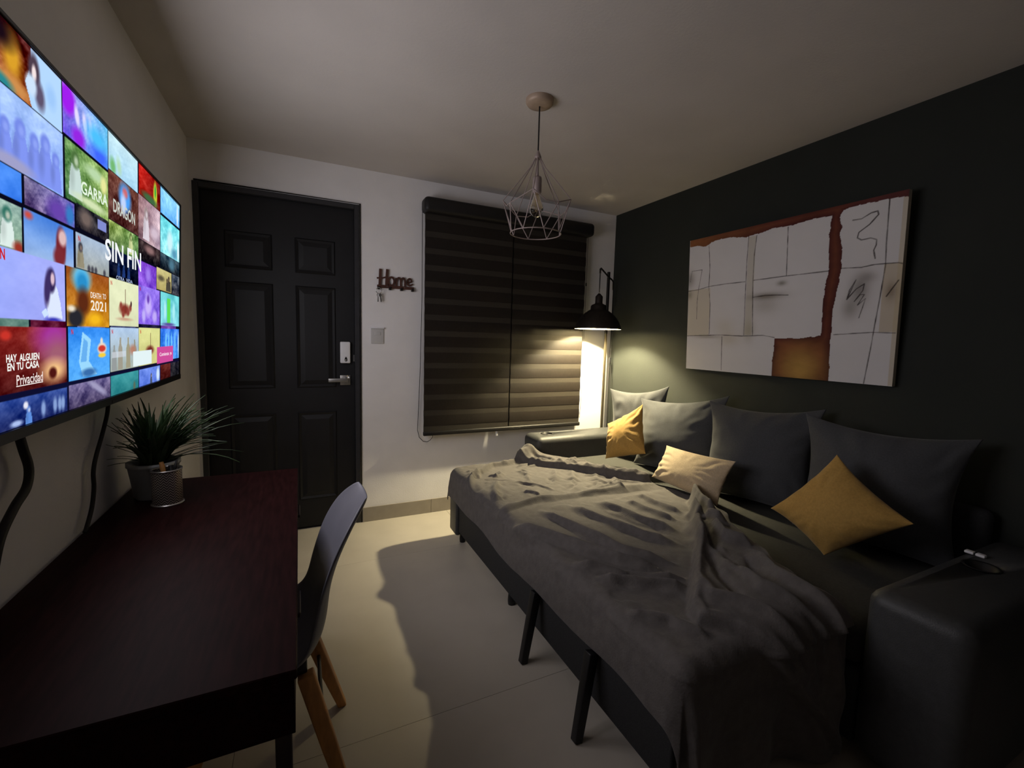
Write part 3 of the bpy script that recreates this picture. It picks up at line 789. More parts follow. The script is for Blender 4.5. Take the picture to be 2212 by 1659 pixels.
def soft(u_, v_, ru, rv, c, op): pblend(np.exp(-(((pu - u_) / ru) ** 2 + ((pv - v_) / rv) ** 2)) * op, c)
wob = .006 * pnoise(30, 5)
def prect(a, b, c, d, colr, op): pblend((((pu > a) & (pu < c) & (pv > b) & (pv < d)) * op).astype(float), colr)
prect(.0, .26, .15, .62, (.58, .50, .33), .55); prect(.942, .285, 1.01, .642, (.50, .40, .24), .6); prect(.365, .27, .405, .935, (.52, .48, .39), .6)
prect(.985, 0, 1.01, 1, (.55, .46, .30), .6)
soft(.01, .70, .03, .06, (.18, .16, .14), .7); soft(.01, .58, .02, .03, (.2, .16, .1), .6); soft(.47, .525, .08, .022, (.14, .11, .07), .8); soft(.47, .47, .07, .06, (.35, .32, .26), .45)
soft(.545, .60, .022, .016, (.18, .16, .12), .75); soft(.865, .52, .035, .08, (.17, .15, .13), .75); soft(.835, .42, .03, .06, (.22, .20, .17), .6); soft(.89, .585, .03, .03, (.2, .17, .15), .5)
soft(.28, .24, .06, .05, (.5, .42, .26), .35); soft(.14, .255, .08, .012, (.2, .17, .12), .5); soft(.25, .33, .06, .06, (.52, .46, .3), .3); soft(.39, .30, .03, .07, (.34, .31, .2), .5); soft(.97, .50, .02, .05, (.16, .1, .05), .6)
def seg_dist(pts, ax=1.39):
    d = np.full_like(pu, 9.0)
    for (xa, ya), (xb, yb) in zip(pts[:-1], pts[1:]):
        dx, dy = (xb - xa) * ax, yb - ya; l2 = dx * dx + dy * dy + 1e-12
        t = np.clip((((pu - xa) * ax) * dx + (pv - ya) * dy) / l2, 0, 1)
        d = np.minimum(d, np.hypot((pu - xa) * ax - t * dx, pv - ya - t * dy))
    return d
BT = [(0.0, 1.01), (1.0, 1.01), (1.002, 0.963), (0.963, 0.972), (0.83, 0.98), (0.787, 0.968), (0.773, 0.935), (0.785, 0.879), (0.778, 0.844), (0.791, 0.766), (0.793, 0.646), (0.783, 0.543), (0.772, 0.407), (0.771, 0.269), (0.769, 0.23), (0.773, 0.083), (0.772, -0.01), (0.517, -0.01), (0.524, 0.127), (0.525, 0.25), (0.621, 0.247), (0.707, 0.258), (0.731, 0.27), (0.73, 0.411), (0.734, 0.543), (0.744, 0.649), (0.737, 0.849), (0.745, 0.953), (0.678, 0.956), (0.58, 0.952), (0.46, 0.948), (0.349, 0.937), (0.241, 0.963), (0.15, 0.959), (0.108, 0.936), (0.002, 0.953)]
qx, qy = pu + wob * .6, pv + .006 * pnoise(34, 9)
ins = np.zeros_like(pu, bool)
for (xa, ya), (xb, yb) in zip(BT, BT[1:] + BT[:1]):
    cond = ((ya > qy) != (yb > qy)); ins ^= cond & (qx < (xb - xa) * (qy - ya) / ((yb - ya) if yb != ya else 1e-9) + xa)
dist = seg_dist(BT + BT[:1])
tt = np.clip(dist / .045, 0, 1)
brown = np.array((.075, .018, .018)) * (1 - tt[..., None]) + np.array((.19, .060, .030)) * tt[..., None]
blockc = np.exp(-(((pu - .65) / .085) ** 2 + ((pv - .06) / .12) ** 2))
brown = brown * (1 - blockc[..., None]) + np.array((.44, .26, .07)) * blockc[..., None]
topl = np.clip((.5 - pu) / .5, 0, 1) * (pv > .93) * .6
brown = brown * (1 - topl[..., None]) + np.array((.32, .135, .045)) * topl[..., None]
rt = np.clip((pu - .80) / .1, 0, 1) * (pv > .9)
brown = brown * (1 - rt[..., None] * .7) + np.array((.11, .035, .035)) * rt[..., None] * .7
brown *= (1 + .22 * pnoise(24, 11))[..., None]
pimg[ins] = brown[ins]
LINES = [([(0.13, 0.935), (0.141, 0.771), (0.139, 0.633), (0.151, 0.502), (0.153, 0.278)], 2.2), ([(0.365, 0.937), (0.361, 0.771), (0.361, 0.535), (0.363, 0.269)], 2.4),
         ([(0.408, 0.933), (0.399, 0.798), (0.399, 0.62), (0.411, 0.268)], 2.4), ([(0.56, 0.943), (0.565, 0.643)], 2.6), ([(0.0, 0.612), (0.074, 0.617), (0.141, 0.632), (0.249, 0.637), (0.356, 0.636)], 2.2),
         ([(0.403, 0.639), (0.565, 0.642), (0.745, 0.641)], 2.4), ([(0.793, 0.648), (0.866, 0.64), (0.911, 0.647), (0.986, 0.642), (1.001, 0.634)], 2.4),
         ([(0.942, 0.97), (0.943, 0.74), (0.946, 0.636), (0.937, 0.477), (0.927, 0.329), (0.92, 0.208), (0.905, 0.003)], 2.6), ([(0.002, 0.262), (0.226, 0.269), (0.353, 0.262), (0.467, 0.267), (0.524, 0.253)], 2.4),
         ([(0.781, 0.272), (0.92, 0.285), (0.996, 0.281)], 2.2), ([(0.235, 0.257), (0.239, 0.009)], 2.4),
         ([(0.822, 0.903), (0.853, 0.901), (0.884, 0.922), (0.906, 0.925), (0.91, 0.906), (0.882, 0.863), (0.847, 0.831), (0.843, 0.803), (0.858, 0.788), (0.89, 0.79), (0.91, 0.777), (0.91, 0.749), (0.903, 0.723), (0.91, 0.679)], 2.8),
         ([(0.011, 0.683), (0.021, 0.764), (0.09, 0.763), (0.07, 0.613), (0.063, 0.522), (0.064, 0.393)], 1.8),
         ([(0.822, 0.47), (0.829, 0.521), (0.85, 0.576), (0.822, 0.472), (0.853, 0.525), (0.88, 0.549), (0.877, 0.514), (0.849, 0.456), (0.869, 0.493), (0.883, 0.491), (0.862, 0.436), (0.888, 0.469), (0.881, 0.426), (0.87, 0.365)], 2.4),
         ([(0.991, 0.552), (0.974, 0.513), (0.957, 0.474)], 3.0), ([(0.405, 0.525), (0.467, 0.531), (0.527, 0.527), (0.578, 0.521)], 2.6)]
for pts, w_ in LINES:
    d = seg_dist(pts) + .0012 * pnoise(40, int(pts[0][0] * 999))
    pblend(np.clip(1.35 - d / (w_ * .00115), 0, 1) * .93, (.035, .025, .024))
pimg = np.clip(pimg, .005, .9)
P3 = np.array(pp(0, 0, .0006)); PU3 = np.array(pp(1, 0, .0006)) - P3; PV3 = np.array(pp(0, 1, .0006)) - P3
vv3 = P3 + pu.reshape(-1, 1) * PU3 + pv.reshape(-1, 1) * PV3
link('painted_face', np_mesh('painted_face', vv3, grid_faces(PU, PV), pimg.reshape(-1, 3)), attr_mat('paint', None, .8), pn)

# ------------------------------------------------------------------ desk
dk = empty('desk', 'dark red-brown wooden desk along the wall under the television', 'desk', (0.275, -1.78, 0.0))
kd = Local(dk)
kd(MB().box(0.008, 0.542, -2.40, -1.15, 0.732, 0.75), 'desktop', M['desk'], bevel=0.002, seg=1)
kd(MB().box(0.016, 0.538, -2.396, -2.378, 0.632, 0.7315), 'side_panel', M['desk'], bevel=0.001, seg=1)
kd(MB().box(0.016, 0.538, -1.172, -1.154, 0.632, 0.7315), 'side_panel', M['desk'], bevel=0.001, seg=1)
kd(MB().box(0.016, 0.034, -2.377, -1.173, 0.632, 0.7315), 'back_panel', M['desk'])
for y0, y1 in ((-2.376, -1.782), (-1.776, -1.174)):
    d_ = kd(MB().box(0.520, 0.538, y0, y1, 0.636, 0.729), 'drawer', M['desk'], bevel=0.001, seg=1)
    ym = (y0 + y1) / 2
    mb = MB().box(0.538, 0.548, ym - .05, ym + .05, 0.676, 0.688); L = dk.location
    mb.v = [(x - L.x, y - L.y, z - L.z) for x, y, z in mb.v]
    mb.build('drawer_pull', M['desk_metal'], d_, bevel=0.002, seg=1)
kd(MB().box(0.034, 0.520, -2.377, -1.173, 0.634, 0.640), 'drawer_floor', M['desk'])
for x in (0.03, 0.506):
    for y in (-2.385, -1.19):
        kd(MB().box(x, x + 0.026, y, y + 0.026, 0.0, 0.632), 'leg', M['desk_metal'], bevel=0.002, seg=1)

# ------------------------------------------------------------------ chair
cc = empty('desk_chair', 'grey moulded shell chair with light wooden legs at the desk', 'chair', (0.45, -1.82, 0.0))
prof = [(-.235, .425), (-.215, .442), (-.16, .445), (-.08, .432), (.0, .42), (.07, .420), (.118, .440), (.150, .480), (.163, .53), (.168, .585), (.176, .635), (.194, .695), (.222, .755), (.250, .803), (.280, .846)]
wid = [.150, .195, .212, .218, .220, .220, .216, .210, .202, .194, .188, .182, .170, .142, .088]
nu_, nl = 15, 21
sv = []
for i, ((px, pz), w_) in enumerate(zip(prof, wid)):
    a = prof[max(i - 1, 0)]; b_ = prof[min(i + 1, len(prof) - 1)]
    t = Vector((b_[0] - a[0], b_[1] - a[1])).normalized(); nn = Vector((-t.y, t.x))
    curl = .055 if i < 7 else max(.030, .055 - .006 * (i - 6)) * min(1, w_ / .18)
    for k in range(nl):
        s = -1 + 2 * k / (nl - 1)
        off = curl * abs(s) ** 2.6
        sv.append((px + nn.x * off, s * w_ * (1 - .06 * s * s), pz + nn.y * off))
me = np_mesh('seat_shell', sv, grid_faces(nl, nu_))
so = link('seat_shell', me, M['shell'], cc, smooth=True)
sd = so.modifiers.new('solid', 'SOLIDIFY'); sd.thickness = 0.008; sd.offset = 0
ss = so.modifiers.new('sub', 'SUBSURF'); ss.levels = 1; ss.render_levels = 2
for sx in (-1, 1):
    for sy in (-1, 1):
        MB().tube([(sx * .105, sy * .125, .402), (sx * .16, sy * .165, .21), (sx * .222, sy * .210, .0)], [.030, .027, .019], 4).build('leg', M['wood'], cc, bevel=0.004, seg=2)
MB().tube([(-.12, -.13, .392), (.12, .13, .392)], .009, 8).build('seat_brace', M['black_metal'], cc)
MB().tube([(-.12, .13, .388), (.12, -.13, .388)], .009, 8).build('seat_brace', M['black_metal'], cc)
MB().tube([(.145, -.155, .26), (.145, .155, .26)], .006, 8).build('stretcher', M['black_metal'], cc)
MB().tube([(-.145, -.155, .26), (-.145, .155, .26)], .006, 8).build('stretcher', M['black_metal'], cc)
MB().box(-.11, .11, -.12, .12, .398, .412).build('seat_mount', M['black_plastic'], cc, bevel=0.004)

# ------------------------------------------------------------------ plant, tin and things on the desk
pl = empty('potted_grass', 'spiky dark green grass plant in a pale round pot', 'plant', (0.105, -1.335, 0.75))
pot = MB().lathe([(0.0, 0.0), (.052, 0.0), (.056, .004), (.070, .108), (.074, .110), (.074, .122), (.066, .122), (.064, .100)], 36)
pot.build('pot', M['pot'], pl, smooth=True)
MB().lathe([(.0655, .1), (.03, .108), (0.0, .112)], 24).build('soil', M['soil'], pl, smooth=True)
leaf_meshes = []
for kind in range(6):
    ln = (.20, .23, .26, .28, .25, .22)[kind]; bend = (.15, .35, .55, .8, 1.05, .5)[kind]; w0 = .0078
    pts = []; ang = 0.0; p = Vector((0, 0, 0)); nseg = 7
    for i in range(nseg + 1):
        pts.append(p.copy()); a = bend * (i / nseg) ** 1.2
        p = p + Vector((math.sin(a), 0, math.cos(a))) * (ln / nseg)
    vs_ = []; fs_ = []
    for i, q in enumerate(pts):
        w_ = w0 * (1 - (i / nseg) ** 1.7) + .0006
        vs_ += [(q.x, -w_, q.z), (q.x + .0015, 0, q.z - .0015), (q.x, w_, q.z)]
    for i in range(nseg):
        for k in range(2):
            fs_.append((i * 3 + k, i * 3 + k + 1, i * 3 + 4 + k, i * 3 + 3 + k))
    me = bpy.data.meshes.new('leaf'); me.from_pydata(vs_, [], fs_); me.update()
    me.materials.append(M['leafs'][kind % 3]); leaf_meshes.append(me)
count = 0; guard = 0
while count < 235 and guard < 6000:
    guard += 1
    k = random.randrange(6); az = random.uniform(0, 2 * PI); lean = random.triangular(0.05, 1.25, 0.55)
    me = leaf_meshes[k]; sc = random.uniform(.75, 1.12)
    rot = Matrix.Rotation(az, 4, 'Z') @ Matrix.Rotation(lean, 4, 'Y')
    base = Vector((random.gauss(0, .012), random.gauss(0, .012), .108))
    pts = [base + rot @ (v.co * sc) for v in me.vertices]
    if min(q.x for q in pts) < -0.098: continue
    if min(q.z for q in pts) < 0.02: continue
    if any(q.z < 0.16 and math.hypot(q.x - 0.055, q.y + 0.097) < 0.056 for q in pts): continue
    # keep clear of the television above and in front
    if any(q.z > 0.325 and q.x < 0.03 for q in pts): continue
    # and of the thin cable hanging on the wall
    if any(q.x < -0.068 and q.y < -0.105 for q in pts): continue
    o = bpy.data.objects.new('leaf', me); col.objects.link(o); o.parent = pl
    o.matrix_local = Matrix.Translation(base) @ rot @ Matrix.Scale(sc, 4)
    count += 1

tn = empty('pencil_tin', 'small silver tin with embossed herringbone pattern on the desk', 'tin', (0.160, -1.432, 0.75))
MB().lathe([(.0, .002), (.040, .002), (.0405, .006), (.0405, .112), (.0385, .112), (.0385, .006), (.0, .006)], 40).build('tin_body', M['tin'], tn, smooth=False)
MB().lathe([(.040, 0.0), (.0445, 0.0), (.0445, .004), (.040, .006)], 40).build('base_rim', M['steel'], tn, smooth=True)
MB().lathe([(.040, .110), (.043, .111), (.043, .116), (.038, .116), (.038, .110)], 40).build('top_rim', M['steel'], tn, smooth=True)
tag(MB().tube([(.165, -1.43, .758), (.147, -1.418, .866), (.143, -1.414, .884)], [.006, .0075, .006], 10).build('wooden_brush', M['wood'], smooth=True), 'light wooden brush handle sticking out of the silver tin', 'brush')
tag(MB().tube([(.150, -1.445, .758), (.183, -1.428, .868), (.187, -1.425, .890)], [.004, .0045, .003], 8).build('pen', M['black_plastic'], smooth=True), 'black pen standing upright in the silver tin', 'pen')
tag(MB().tube([(.176, -1.436, .758), (.166, -1.404, .868)], [.006, .008], 8).build('scissors_handle', M['black_plastic'], smooth=True), 'stubby black marker leaning inside the silver tin', 'marker').name = 'marker'

# ------------------------------------------------------------------ pendant lamp
pd = empty('pendant_lamp', 'unlit diamond wire cage pendant lamp hanging from the ceiling', 'lamp', (1.56, -1.296, 2.40))
MB().lathe([(0.0, -.030), (.030, -.030), (.056, -.024), (.063, -.014), (.064, 0.0)], 32).build('ceiling_rose', M['canopy'], pd, smooth=True)
MB().tube([(0, 0, -.028), (0.0, 0, -.235)], .0035, 8).build('cord', M['cord'], pd)
MB().lathe([(.004, -.222), (.010, -.235), (.016, -.250), (.014, -.258), (0, -.258)], 16).build('cage_cap', M['pendant'], pd, smooth=True)
MB().tube([(0, 0, -.25), (0, 0, -.345)], .0055, 8).build('stem', M['pendant'], pd)
MB().lathe([(0, -.338), (.019, -.338), (.021, -.345), (.021, -.405), (.018, -.410), (0, -.410)], 20).build('bulb_socket', M['pendant'], pd, smooth=True)
bb = MB().lathe([(.013, -.405), (.0135, -.42), (.02, -.44), (.030, -.465), (.0325, -.482), (.029, -.500), (.018, -.514), (.006, -.519), (0.0008, -.5195)], 24)
bulb_o = bb.build('bulb', M['glass'], pd, smooth=True)
MB().tube([(-.006, 0, -.41), (-.007, 0, -.485), (0, 0, -.495), (.007, 0, -.485), (.006, 0, -.41)], .0012, 6).build('filament', M['filament'], bulb_o)
NW = 8; zt, zm, zl = -.250, -.470, -.592; rm, rl = .158, .118
def ring(r, z, n, ph=0.0): return [(r * math.cos(2 * PI * k / n + ph), r * math.sin(2 * PI * k / n + ph), z) for k in range(n)]
mid = ring(rm, zm, NW, .2); low = ring(rl, zl, NW, .2 + PI / NW); wr = .0022
mid_hi = [(x, y, z + .030) if k % 2 else (x * .96, y * .96, z - .012) for k, (x, y, z) in enumerate(mid)]
for k in range(NW):
    x, y, z = mid_hi[k]
    MB().tube([(.010 * math.cos(2 * PI * k / NW + .2), .010 * math.sin(2 * PI * k / NW + .2), zt), (x * .22, y * .22, zt - .045), (x, y, z)], wr, 6).build('cage_wire', M['pendant'], pd)
    MB().tube([mid_hi[k], mid_hi[(k + 1) % NW]], wr, 6).build('cage_wire', M['pendant'], pd) if k % 2 == 0 else MB().tube([mid_hi[k], ((x + mid_hi[(k + 1) % NW][0]) / 2, (y + mid_hi[(k + 1) % NW][1]) / 2, zm - .01), mid_hi[(k + 1) % NW]], wr, 6).build('cage_wire', M['pendant'], pd)
    MB().tube([mid_hi[k], low[k]], wr, 6).build('cage_wire', M['pendant'], pd)
    MB().tube([mid_hi[k], low[(k - 1) % NW]], wr, 6).build('cage_wire', M['pendant'], pd)
MB().tube(ring(rl, zl, 40) + ring(rl, zl, 40)[:1], .0026, 6, caps=False).build('bottom_ring', M['pendant'], pd, smooth=True)

# ------------------------------------------------------------------ floor lamp (lit)
LX, LY, LZ = 2.655, -0.325, 1.414
PX, PY_ = 2.905, -0.105
fp = empty('floor_lamp', 'lit floor lamp with dark dome shade in the corner behind the sofa', 'lamp', (PX, PY_, 0.0))
kf = Local(fp)
base = MB().lathe([(0, .001), (.085, .001), (.085, .014), (.06, .02), (0, .022)], 32)
base.v = [(x + PX, y + PY_, z) for x, y, z in base.v]
kf(base, 'foot', M['black_metal'])
kf(MB().box(PX - .009, PX + .009, PY_ - .009, PY_ + .009, .02, 1.385), 'pole', M['brass'], bevel=0.002, seg=1)
kf(MB().box(PX - .010, PX + .010, PY_ - .010, PY_ + .010, 1.385, 1.90), 'upper_pole', M['black_metal'], bevel=0.002, seg=1)
d_ = Vector((LX - PX, LY - PY_, 0)); 
arm = [(PX - d_.x * .28, PY_ - d_.y * .10, 1.76), (PX - d_.x * .27, PY_ - d_.y * .10, 1.825), (PX - d_.x * .2, PY_ - d_.y * .08, 1.842), (PX, PY_, 1.858), (PX + d_.x * .5, PY_ + d_.y * .5, 1.872),
       (PX + d_.x * .92, PY_ + d_.y * .92, 1.882), (LX, LY, 1.872), (LX, LY, 1.84)]
kf(MB().tube(arm, .007, 8), 'arm', M['black_metal'], smooth=True)
kf(MB().tube([(LX, LY, 1.845), (LX, LY, LZ + .24)], .004, 8), 'cord', M['cord'])
x0, y0 = PX - d_.x * .28, PY_ - d_.y * .10
kf(MB().tube([(x0, y0, 1.76), (x0 + .006, y0, 1.6), (x0 + .012, y0 - .005, 1.45), (x0 + .004, y0 - .005, 1.3), (x0 + .006, y0, 1.16), (x0 + .016, y0 - .004, 1.05), (x0 + .008, y0 - .01, .92), (x0 - .004, y0 - .02, .80), (x0 - .01, y0 - .02, .6), (x0 - .01, y0 - .005, .02)], .0035, 6), 'power_cord', M['cord'], smooth=True)
kf(MB().box(x0 - .008, x0 + .010, y0 - .012, y0 + .008, 1.13, 1.185), 'cord_switch', M['black_plastic'], bevel=0.003)
outer = [(.180, .0), (.180, .006), (.172, .026), (.158, .060), (.135, .092), (.105, .122), (.075, .143), (.062, .150), (.060, .176), (.052, .186), (.030, .196), (.028, .205), (.028, .250), (.018, .262), (.006, .275)]
sh = MB().lathe(outer, 48); sh.v = [(x + LX, y + LY, z + LZ) for x, y, z in sh.v]
sho = kf(sh, 'shade', M['lamp_shade'], smooth=True)
inner = [(max(r - .004, .001), z if i else 0.0) for i, (r, z) in enumerate(outer[:10])] + [(.002, .184)]
inner = [(r, z - .002 if i > 1 else z) for i, (r, z) in enumerate(inner)]
si = MB().lathe([(.180, 0.0)] + inner, 48); si.v = [(x + LX, y + LY, z + LZ) for x, y, z in si.v]
kf(si, 'shade_lining', M['shade_lining'], sho, smooth=True)
hb = MB().lathe([(0, .10), (.014, .104), (.026, .114), (.031, .128), (.028, .142), (.018, .155), (.013, .168), (.013, .183), (0, .183)], 20); hb.v = [(x + LX, y + LY, z + LZ) for x, y, z in hb.v]
em = emit_mat('lit_bulb', BULB_COL, BULB_STRENGTH); em.cycles.emission_sampling = 'FRONT'
kf(hb, 'bulb', em, sho, smooth=True)

# ------------------------------------------------------------------ sofa bed
sf = empty('sofa_bed', 'charcoal corner sofa pulled out into a bed along the dark wall', 'sofa bed', (2.3, -1.46, 0.0))
ks = Local(sf)
def arm_with_hole(x0, x1, y0, y1, z0, z1, hx, hy, hr, name):
    body = MB().box(x0, x1, y0, y1, z0, z1).build('tmp', M['sofa_leather'], None, bevel=0.045, seg=5)
    cut = MB().lathe([(hr, z1 - .07), (hr, z1 + .05)], 32, (hx, hy, 0), True, True).build('tmpcut', M['black_plastic'])
    bo = body.modifiers.new('cut', 'BOOLEAN'); bo.object = cut; bo.operation = 'DIFFERENCE'; bo.solver = 'EXACT'
    me = mesh_after(body)
    bpy.data.objects.remove(body); bpy.data.objects.remove(cut)
    L = sf.location; me.transform(Matrix.Translation(-L)); me.name = name
    o = link(name, me, None, sf)
    cup = MB().lathe([(hr + .006, z1 + .002), (hr + .004, z1 + .004), (hr - .003, z1 + .002), (hr - .004, z1 - .066), (0, z1 - .067)], 32, (hx, hy, 0))
    cup.v = [(a - L.x, b - L.y, c - L.z) for a, b, c in cup.v]
    cup.build('cup_holder', M['black_plastic'], o, smooth=True)
    return o
arm_with_hole(2.09, 2.985, -0.445, -0.205, 0.06, 0.612, 2.24, -0.315, 0.043, 'armrest')
arm_with_hole(2.09, 2.985, -2.745, -2.495, 0.06, 0.60, 2.60, -2.585, 0.043, 'armrest')
ks(MB().box(2.12, 2.985, -2.49, -0.45, 0.06, 0.30), 'sofa_base', M['sofa'], bevel=0.01)
ks(MB().box(2.125, 2.95, -2.485, -0.455, 0.305, 0.455), 'seat_cushion', M['sheet'], bevel=0.04, seg=5)
ks(MB().box(2.955, 3.02, -2.49, -0.45, 0.30, 0.70), 'backrest', M['sofa'], bevel=0.04, seg=4)
ks(MB().box(1.475, 2.118, -2.385, -0.465, 0.345, 0.450), 'pull_out_mattress', M['sheet'], bevel=0.035, seg=4)
ks(MB().box(1.47, 2.10, -2.37, -0.48, 0.20, 0.340), 'pull_out_frame', M['sofa'], bevel=0.008)
ks(MB().box(1.448, 1.468, -2.385, -0.60, 0.085, 0.345), 'front_panel', M['sofa'], bevel=0.008)
ks(MB().box(1.432, 1.468, -0.595, -0.462, 0.060, 0.360), 'corner_panel', M['sofa_leather'], bevel=0.014)
for y in (-1.685, -2.075):
    ks(MB().tube([(1.425, y + .03, .275), (1.357, y, .0)], [.026, .021], 4), 'leg', M['black_plastic'], bevel=0.003, seg=2)
for y in (-0.56, -1.30):
    ks(MB().lathe([(0, 0), (.018, 0), (.020, .02), (.016, .086), (0, .088)], 14, (1.49, y, 0)), 'foot', M['black_plastic'], smooth=True)
for x in (2.2, 2.9):
    for y in (-0.3, -2.62):
        ks(MB().lathe([(0, 0), (.022, 0), (.025, .03), (.025, .062), (0, .062)], 14, (x, y, 0)), 'foot', M['black_plastic'], smooth=True)

# small white remote on the near armrest
rm_ = empty('remote_control', 'tiny white remote lying on the dark near armrest', 'remote', (2.70, -2.538, 0.60))
MB().box(-.011, .011, -.027, -.002, .0005, .010).build('remote_half', M['white_plastic'], rm_, bevel=0.003)
MB().box(-.011, .011, .002, .027, .0005, .010).build('remote_half', M['white_plastic'], rm_, bevel=0.003)
MB().box(-.009, .009, -.002, .002, .001, .008).build('remote_hinge', M['black_plastic'], rm_)

# ------------------------------------------------------------------ pillows
def pillow(name, c, thick, mtl, label, cat, group=None, seed=0, pinch=.16, wr=.006, sagz=0.0):
    TL, TR, BR, BL = [Vector(p) for p in c]
    cen = (TL + TR + BR + BL) / 4
    nrm = ((TR + BR - TL - BL).cross(TL + TR - BL - BR)).normalized()
    n = 41
    verts = []; idx = {}
    off = Vector((seed * 3.7, seed * 1.9, 0))
    def pt(u, v, side):
        uu_ = u * (1 - pinch * (1 - v * v) * abs(u) ** 3); vv_ = v * (1 - pinch * (.35 if v < 0 else 1) * (1 - u * u) * abs(v) ** 3)
        a, b = (uu_ + 1) / 2, (vv_ + 1) / 2
        p = (TL * (1 - a) + TR * a) * b + (BL * (1 - a) + BR * a) * (1 - b)
        e = max(0.0, (1 - u * u)) ** .62 * max(0.0, (1 - v * v)) ** .62
        bias = 1 - .30 * v
        t = thick * e * bias
        edge = (1 - e) * e * 4
        w1 = noise.noise(Vector((u * 2.1, v * 2.1, side)) + off) * thick * .08 * e
        rad = math.atan2(v, u)
        w2 = math.sin(14 * rad + 3 * noise.noise(Vector((u * 3, v * 3, 5)) + off)) * wr * edge * (.4 + .9 * abs(noise.noise(Vector((u * 2, v * 2, 9 + side)) + off)))
        w3 = noise.noise(Vector((u * 7, v * 7, 2 + side)) + off) * wr * .3 * e
        return p + nrm * side * (t + w1 + w2 + w3) + Vector((0, 0, -sagz * e))
    faces = []
    for side in (1, -1):
        for j in range(n):
            for i in range(n):
                border = i in (0, n - 1) or j in (0, n - 1)
                if side == -1 and border:
                    idx[(side, i, j)] = idx[(1, i, j)]; continue
                u = math.sin((i / (n - 1) - .5) * PI) * .75 + (i / (n - 1) * 2 - 1) * .25
                v = math.sin((j / (n - 1) - .5) * PI) * .75 + (j / (n - 1) * 2 - 1) * .25
                idx[(side, i, j)] = len(verts); verts.append(pt(u, v, side) - cen)
        for j in range(n - 1):
            for i in range(n - 1):
                q = (idx[(side, i, j)], idx[(side, i + 1, j)], idx[(side, i + 1, j + 1)], idx[(side, i, j + 1)])
                faces.append(q if side == 1 else q[::-1])
    me = bpy.data.meshes.new(name); me.from_pydata([tuple(v) for v in verts], [], faces); me.update()
    o = link(name, me, mtl, None, True, loc=cen)
    return tag(o, label, cat, group)
gc = 'grey back cushions along the sofa'
pillow('back_cushion', [(2.725, -.425, .958), (2.985, -.775, 1.008), (2.93, -.86, .46), (2.70, -.47, .46)], .10, M['cushion'], 'grey back cushion in the far corner beside the floor lamp pole', 'cushion', gc, 1)
pillow('back_cushion', [(2.78, -.715, .918), (2.955, -1.305, 1.006), (2.85, -1.36, .46), (2.70, -.76, .46)], .115, M['cushion'], 'grey back cushion behind the upright mustard pillow', 'cushion', gc, 2)
pillow('back_cushion', [(2.77, -1.315, .984), (2.95, -1.868, 1.008), (2.85, -1.92, .46), (2.70, -1.34, .46)], .115, M['cushion'], 'grey back cushion behind the beige pillow, between two other grey cushions', 'cushion', gc, 3)
pillow('back_cushion', [(2.77, -1.875, .997), (2.92, -2.452, .982), (2.83, -2.46, .46), (2.70, -1.90, .46)], .12, M['cushion'], 'dark grey back cushion behind the diamond-tilted mustard pillow', 'cushion', gc, 4)
gp = 'loose pillows on the sofa bed'
pillow('mustard_pillow', [(2.545, -.645, .732), (2.665, -.862, .900), (2.55, -1.04, .608), (2.455, -.755, .512)], .075, M['mustard'], 'mustard pillow standing upright near the cup holder armrest', 'pillow', gp, 5, .10, .008)
pillow('beige_pillow', [(2.60, -1.164, .688), (2.55, -1.685, .728), (2.48, -1.653, .492), (2.52, -1.137, .489)], .065, M['beige'], 'rectangular beige pillow at the middle of the sofa', 'pillow', gp, 6, .08, .007)
pillow('mustard_pillow', [(2.50, -1.918, .574), (2.58, -2.128, .872), (2.52, -2.429, .699), (2.47, -2.175, .473)], .08, M['mustard'], 'mustard pillow tilted on its corner at the near end of the sofa', 'pillow', gp, 7, .10, .006)

# ------------------------------------------------------------------ blanket over the bed
XE, YF, YN, ZT, RR = 1.487, -0.465, -2.372, 0.462, 0.055
BU, BV = 210, 400
xr_y = np.array([-2.95, -2.40, -2.20, -1.95, -1.63, -1.45, -1.18, -0.95, -0.69, -0.46, -0.30])
xr_x = np.array([2.075, 2.085, 2.12, 2.27, 2.43, 2.52, 2.46, 2.40, 2.28, 2.075, 2.03])
Yv = np.linspace(YF + .115, YN - .455, BV)
Uv = np.linspace(0, 1, BU)
YY = np.repeat(Yv[:, None], BU, 1)
xl = 1.43 - .150 + .007 * np.sin(Yv * 5.1) + .005 * np.sin(Yv * 11.3 + 1)
xr = np.interp(Yv, xr_y, xr_x) + .012 * np.sin(Yv * 17) + .008 * np.sin(Yv * 41)
XX = xl[:, None] + (xr - xl)[:, None] * Uv[None, :]
YY = YY + .012 * np.sin(XX * 9 + 1) * np.clip((YN - YY) / .4, 0, 1) + .02 * np.sin(XX * 7) * np.clip((YY - YF) / .1, 0, 1)
def sd(pts):
    d = np.full_like(XX, 9.0); tpar = np.zeros_like(XX); L = 0.0
    tot = sum(math.dist(a, b) for a, b in zip(pts[:-1], pts[1:]))
    for (xa, ya), (xb, yb) in zip(pts[:-1], pts[1:]):
        dx, dy = xb - xa, yb - ya; l2 = dx * dx + dy * dy; l = math.sqrt(l2)
        t = np.clip(((XX - xa) * dx + (YY - ya) * dy) / l2, 0, 1)
        dd = np.hypot(XX - xa - t * dx, YY - ya - t * dy)
        near = dd < d
        d = np.where(near, dd, d); tpar = np.where(near, (L + t * l) / tot, tpar); L += l
    return d, tpar
def inside(pts):
    r = np.zeros_like(XX, bool)
    for (xa, ya), (xb, yb) in zip(pts, pts[1:] + pts[:1]):
        r ^= ((ya > YY) != (yb > YY)) & (XX < (xb - xa) * (YY - ya) / ((yb - ya) if yb != ya else 1e-9) + xa)
    return r
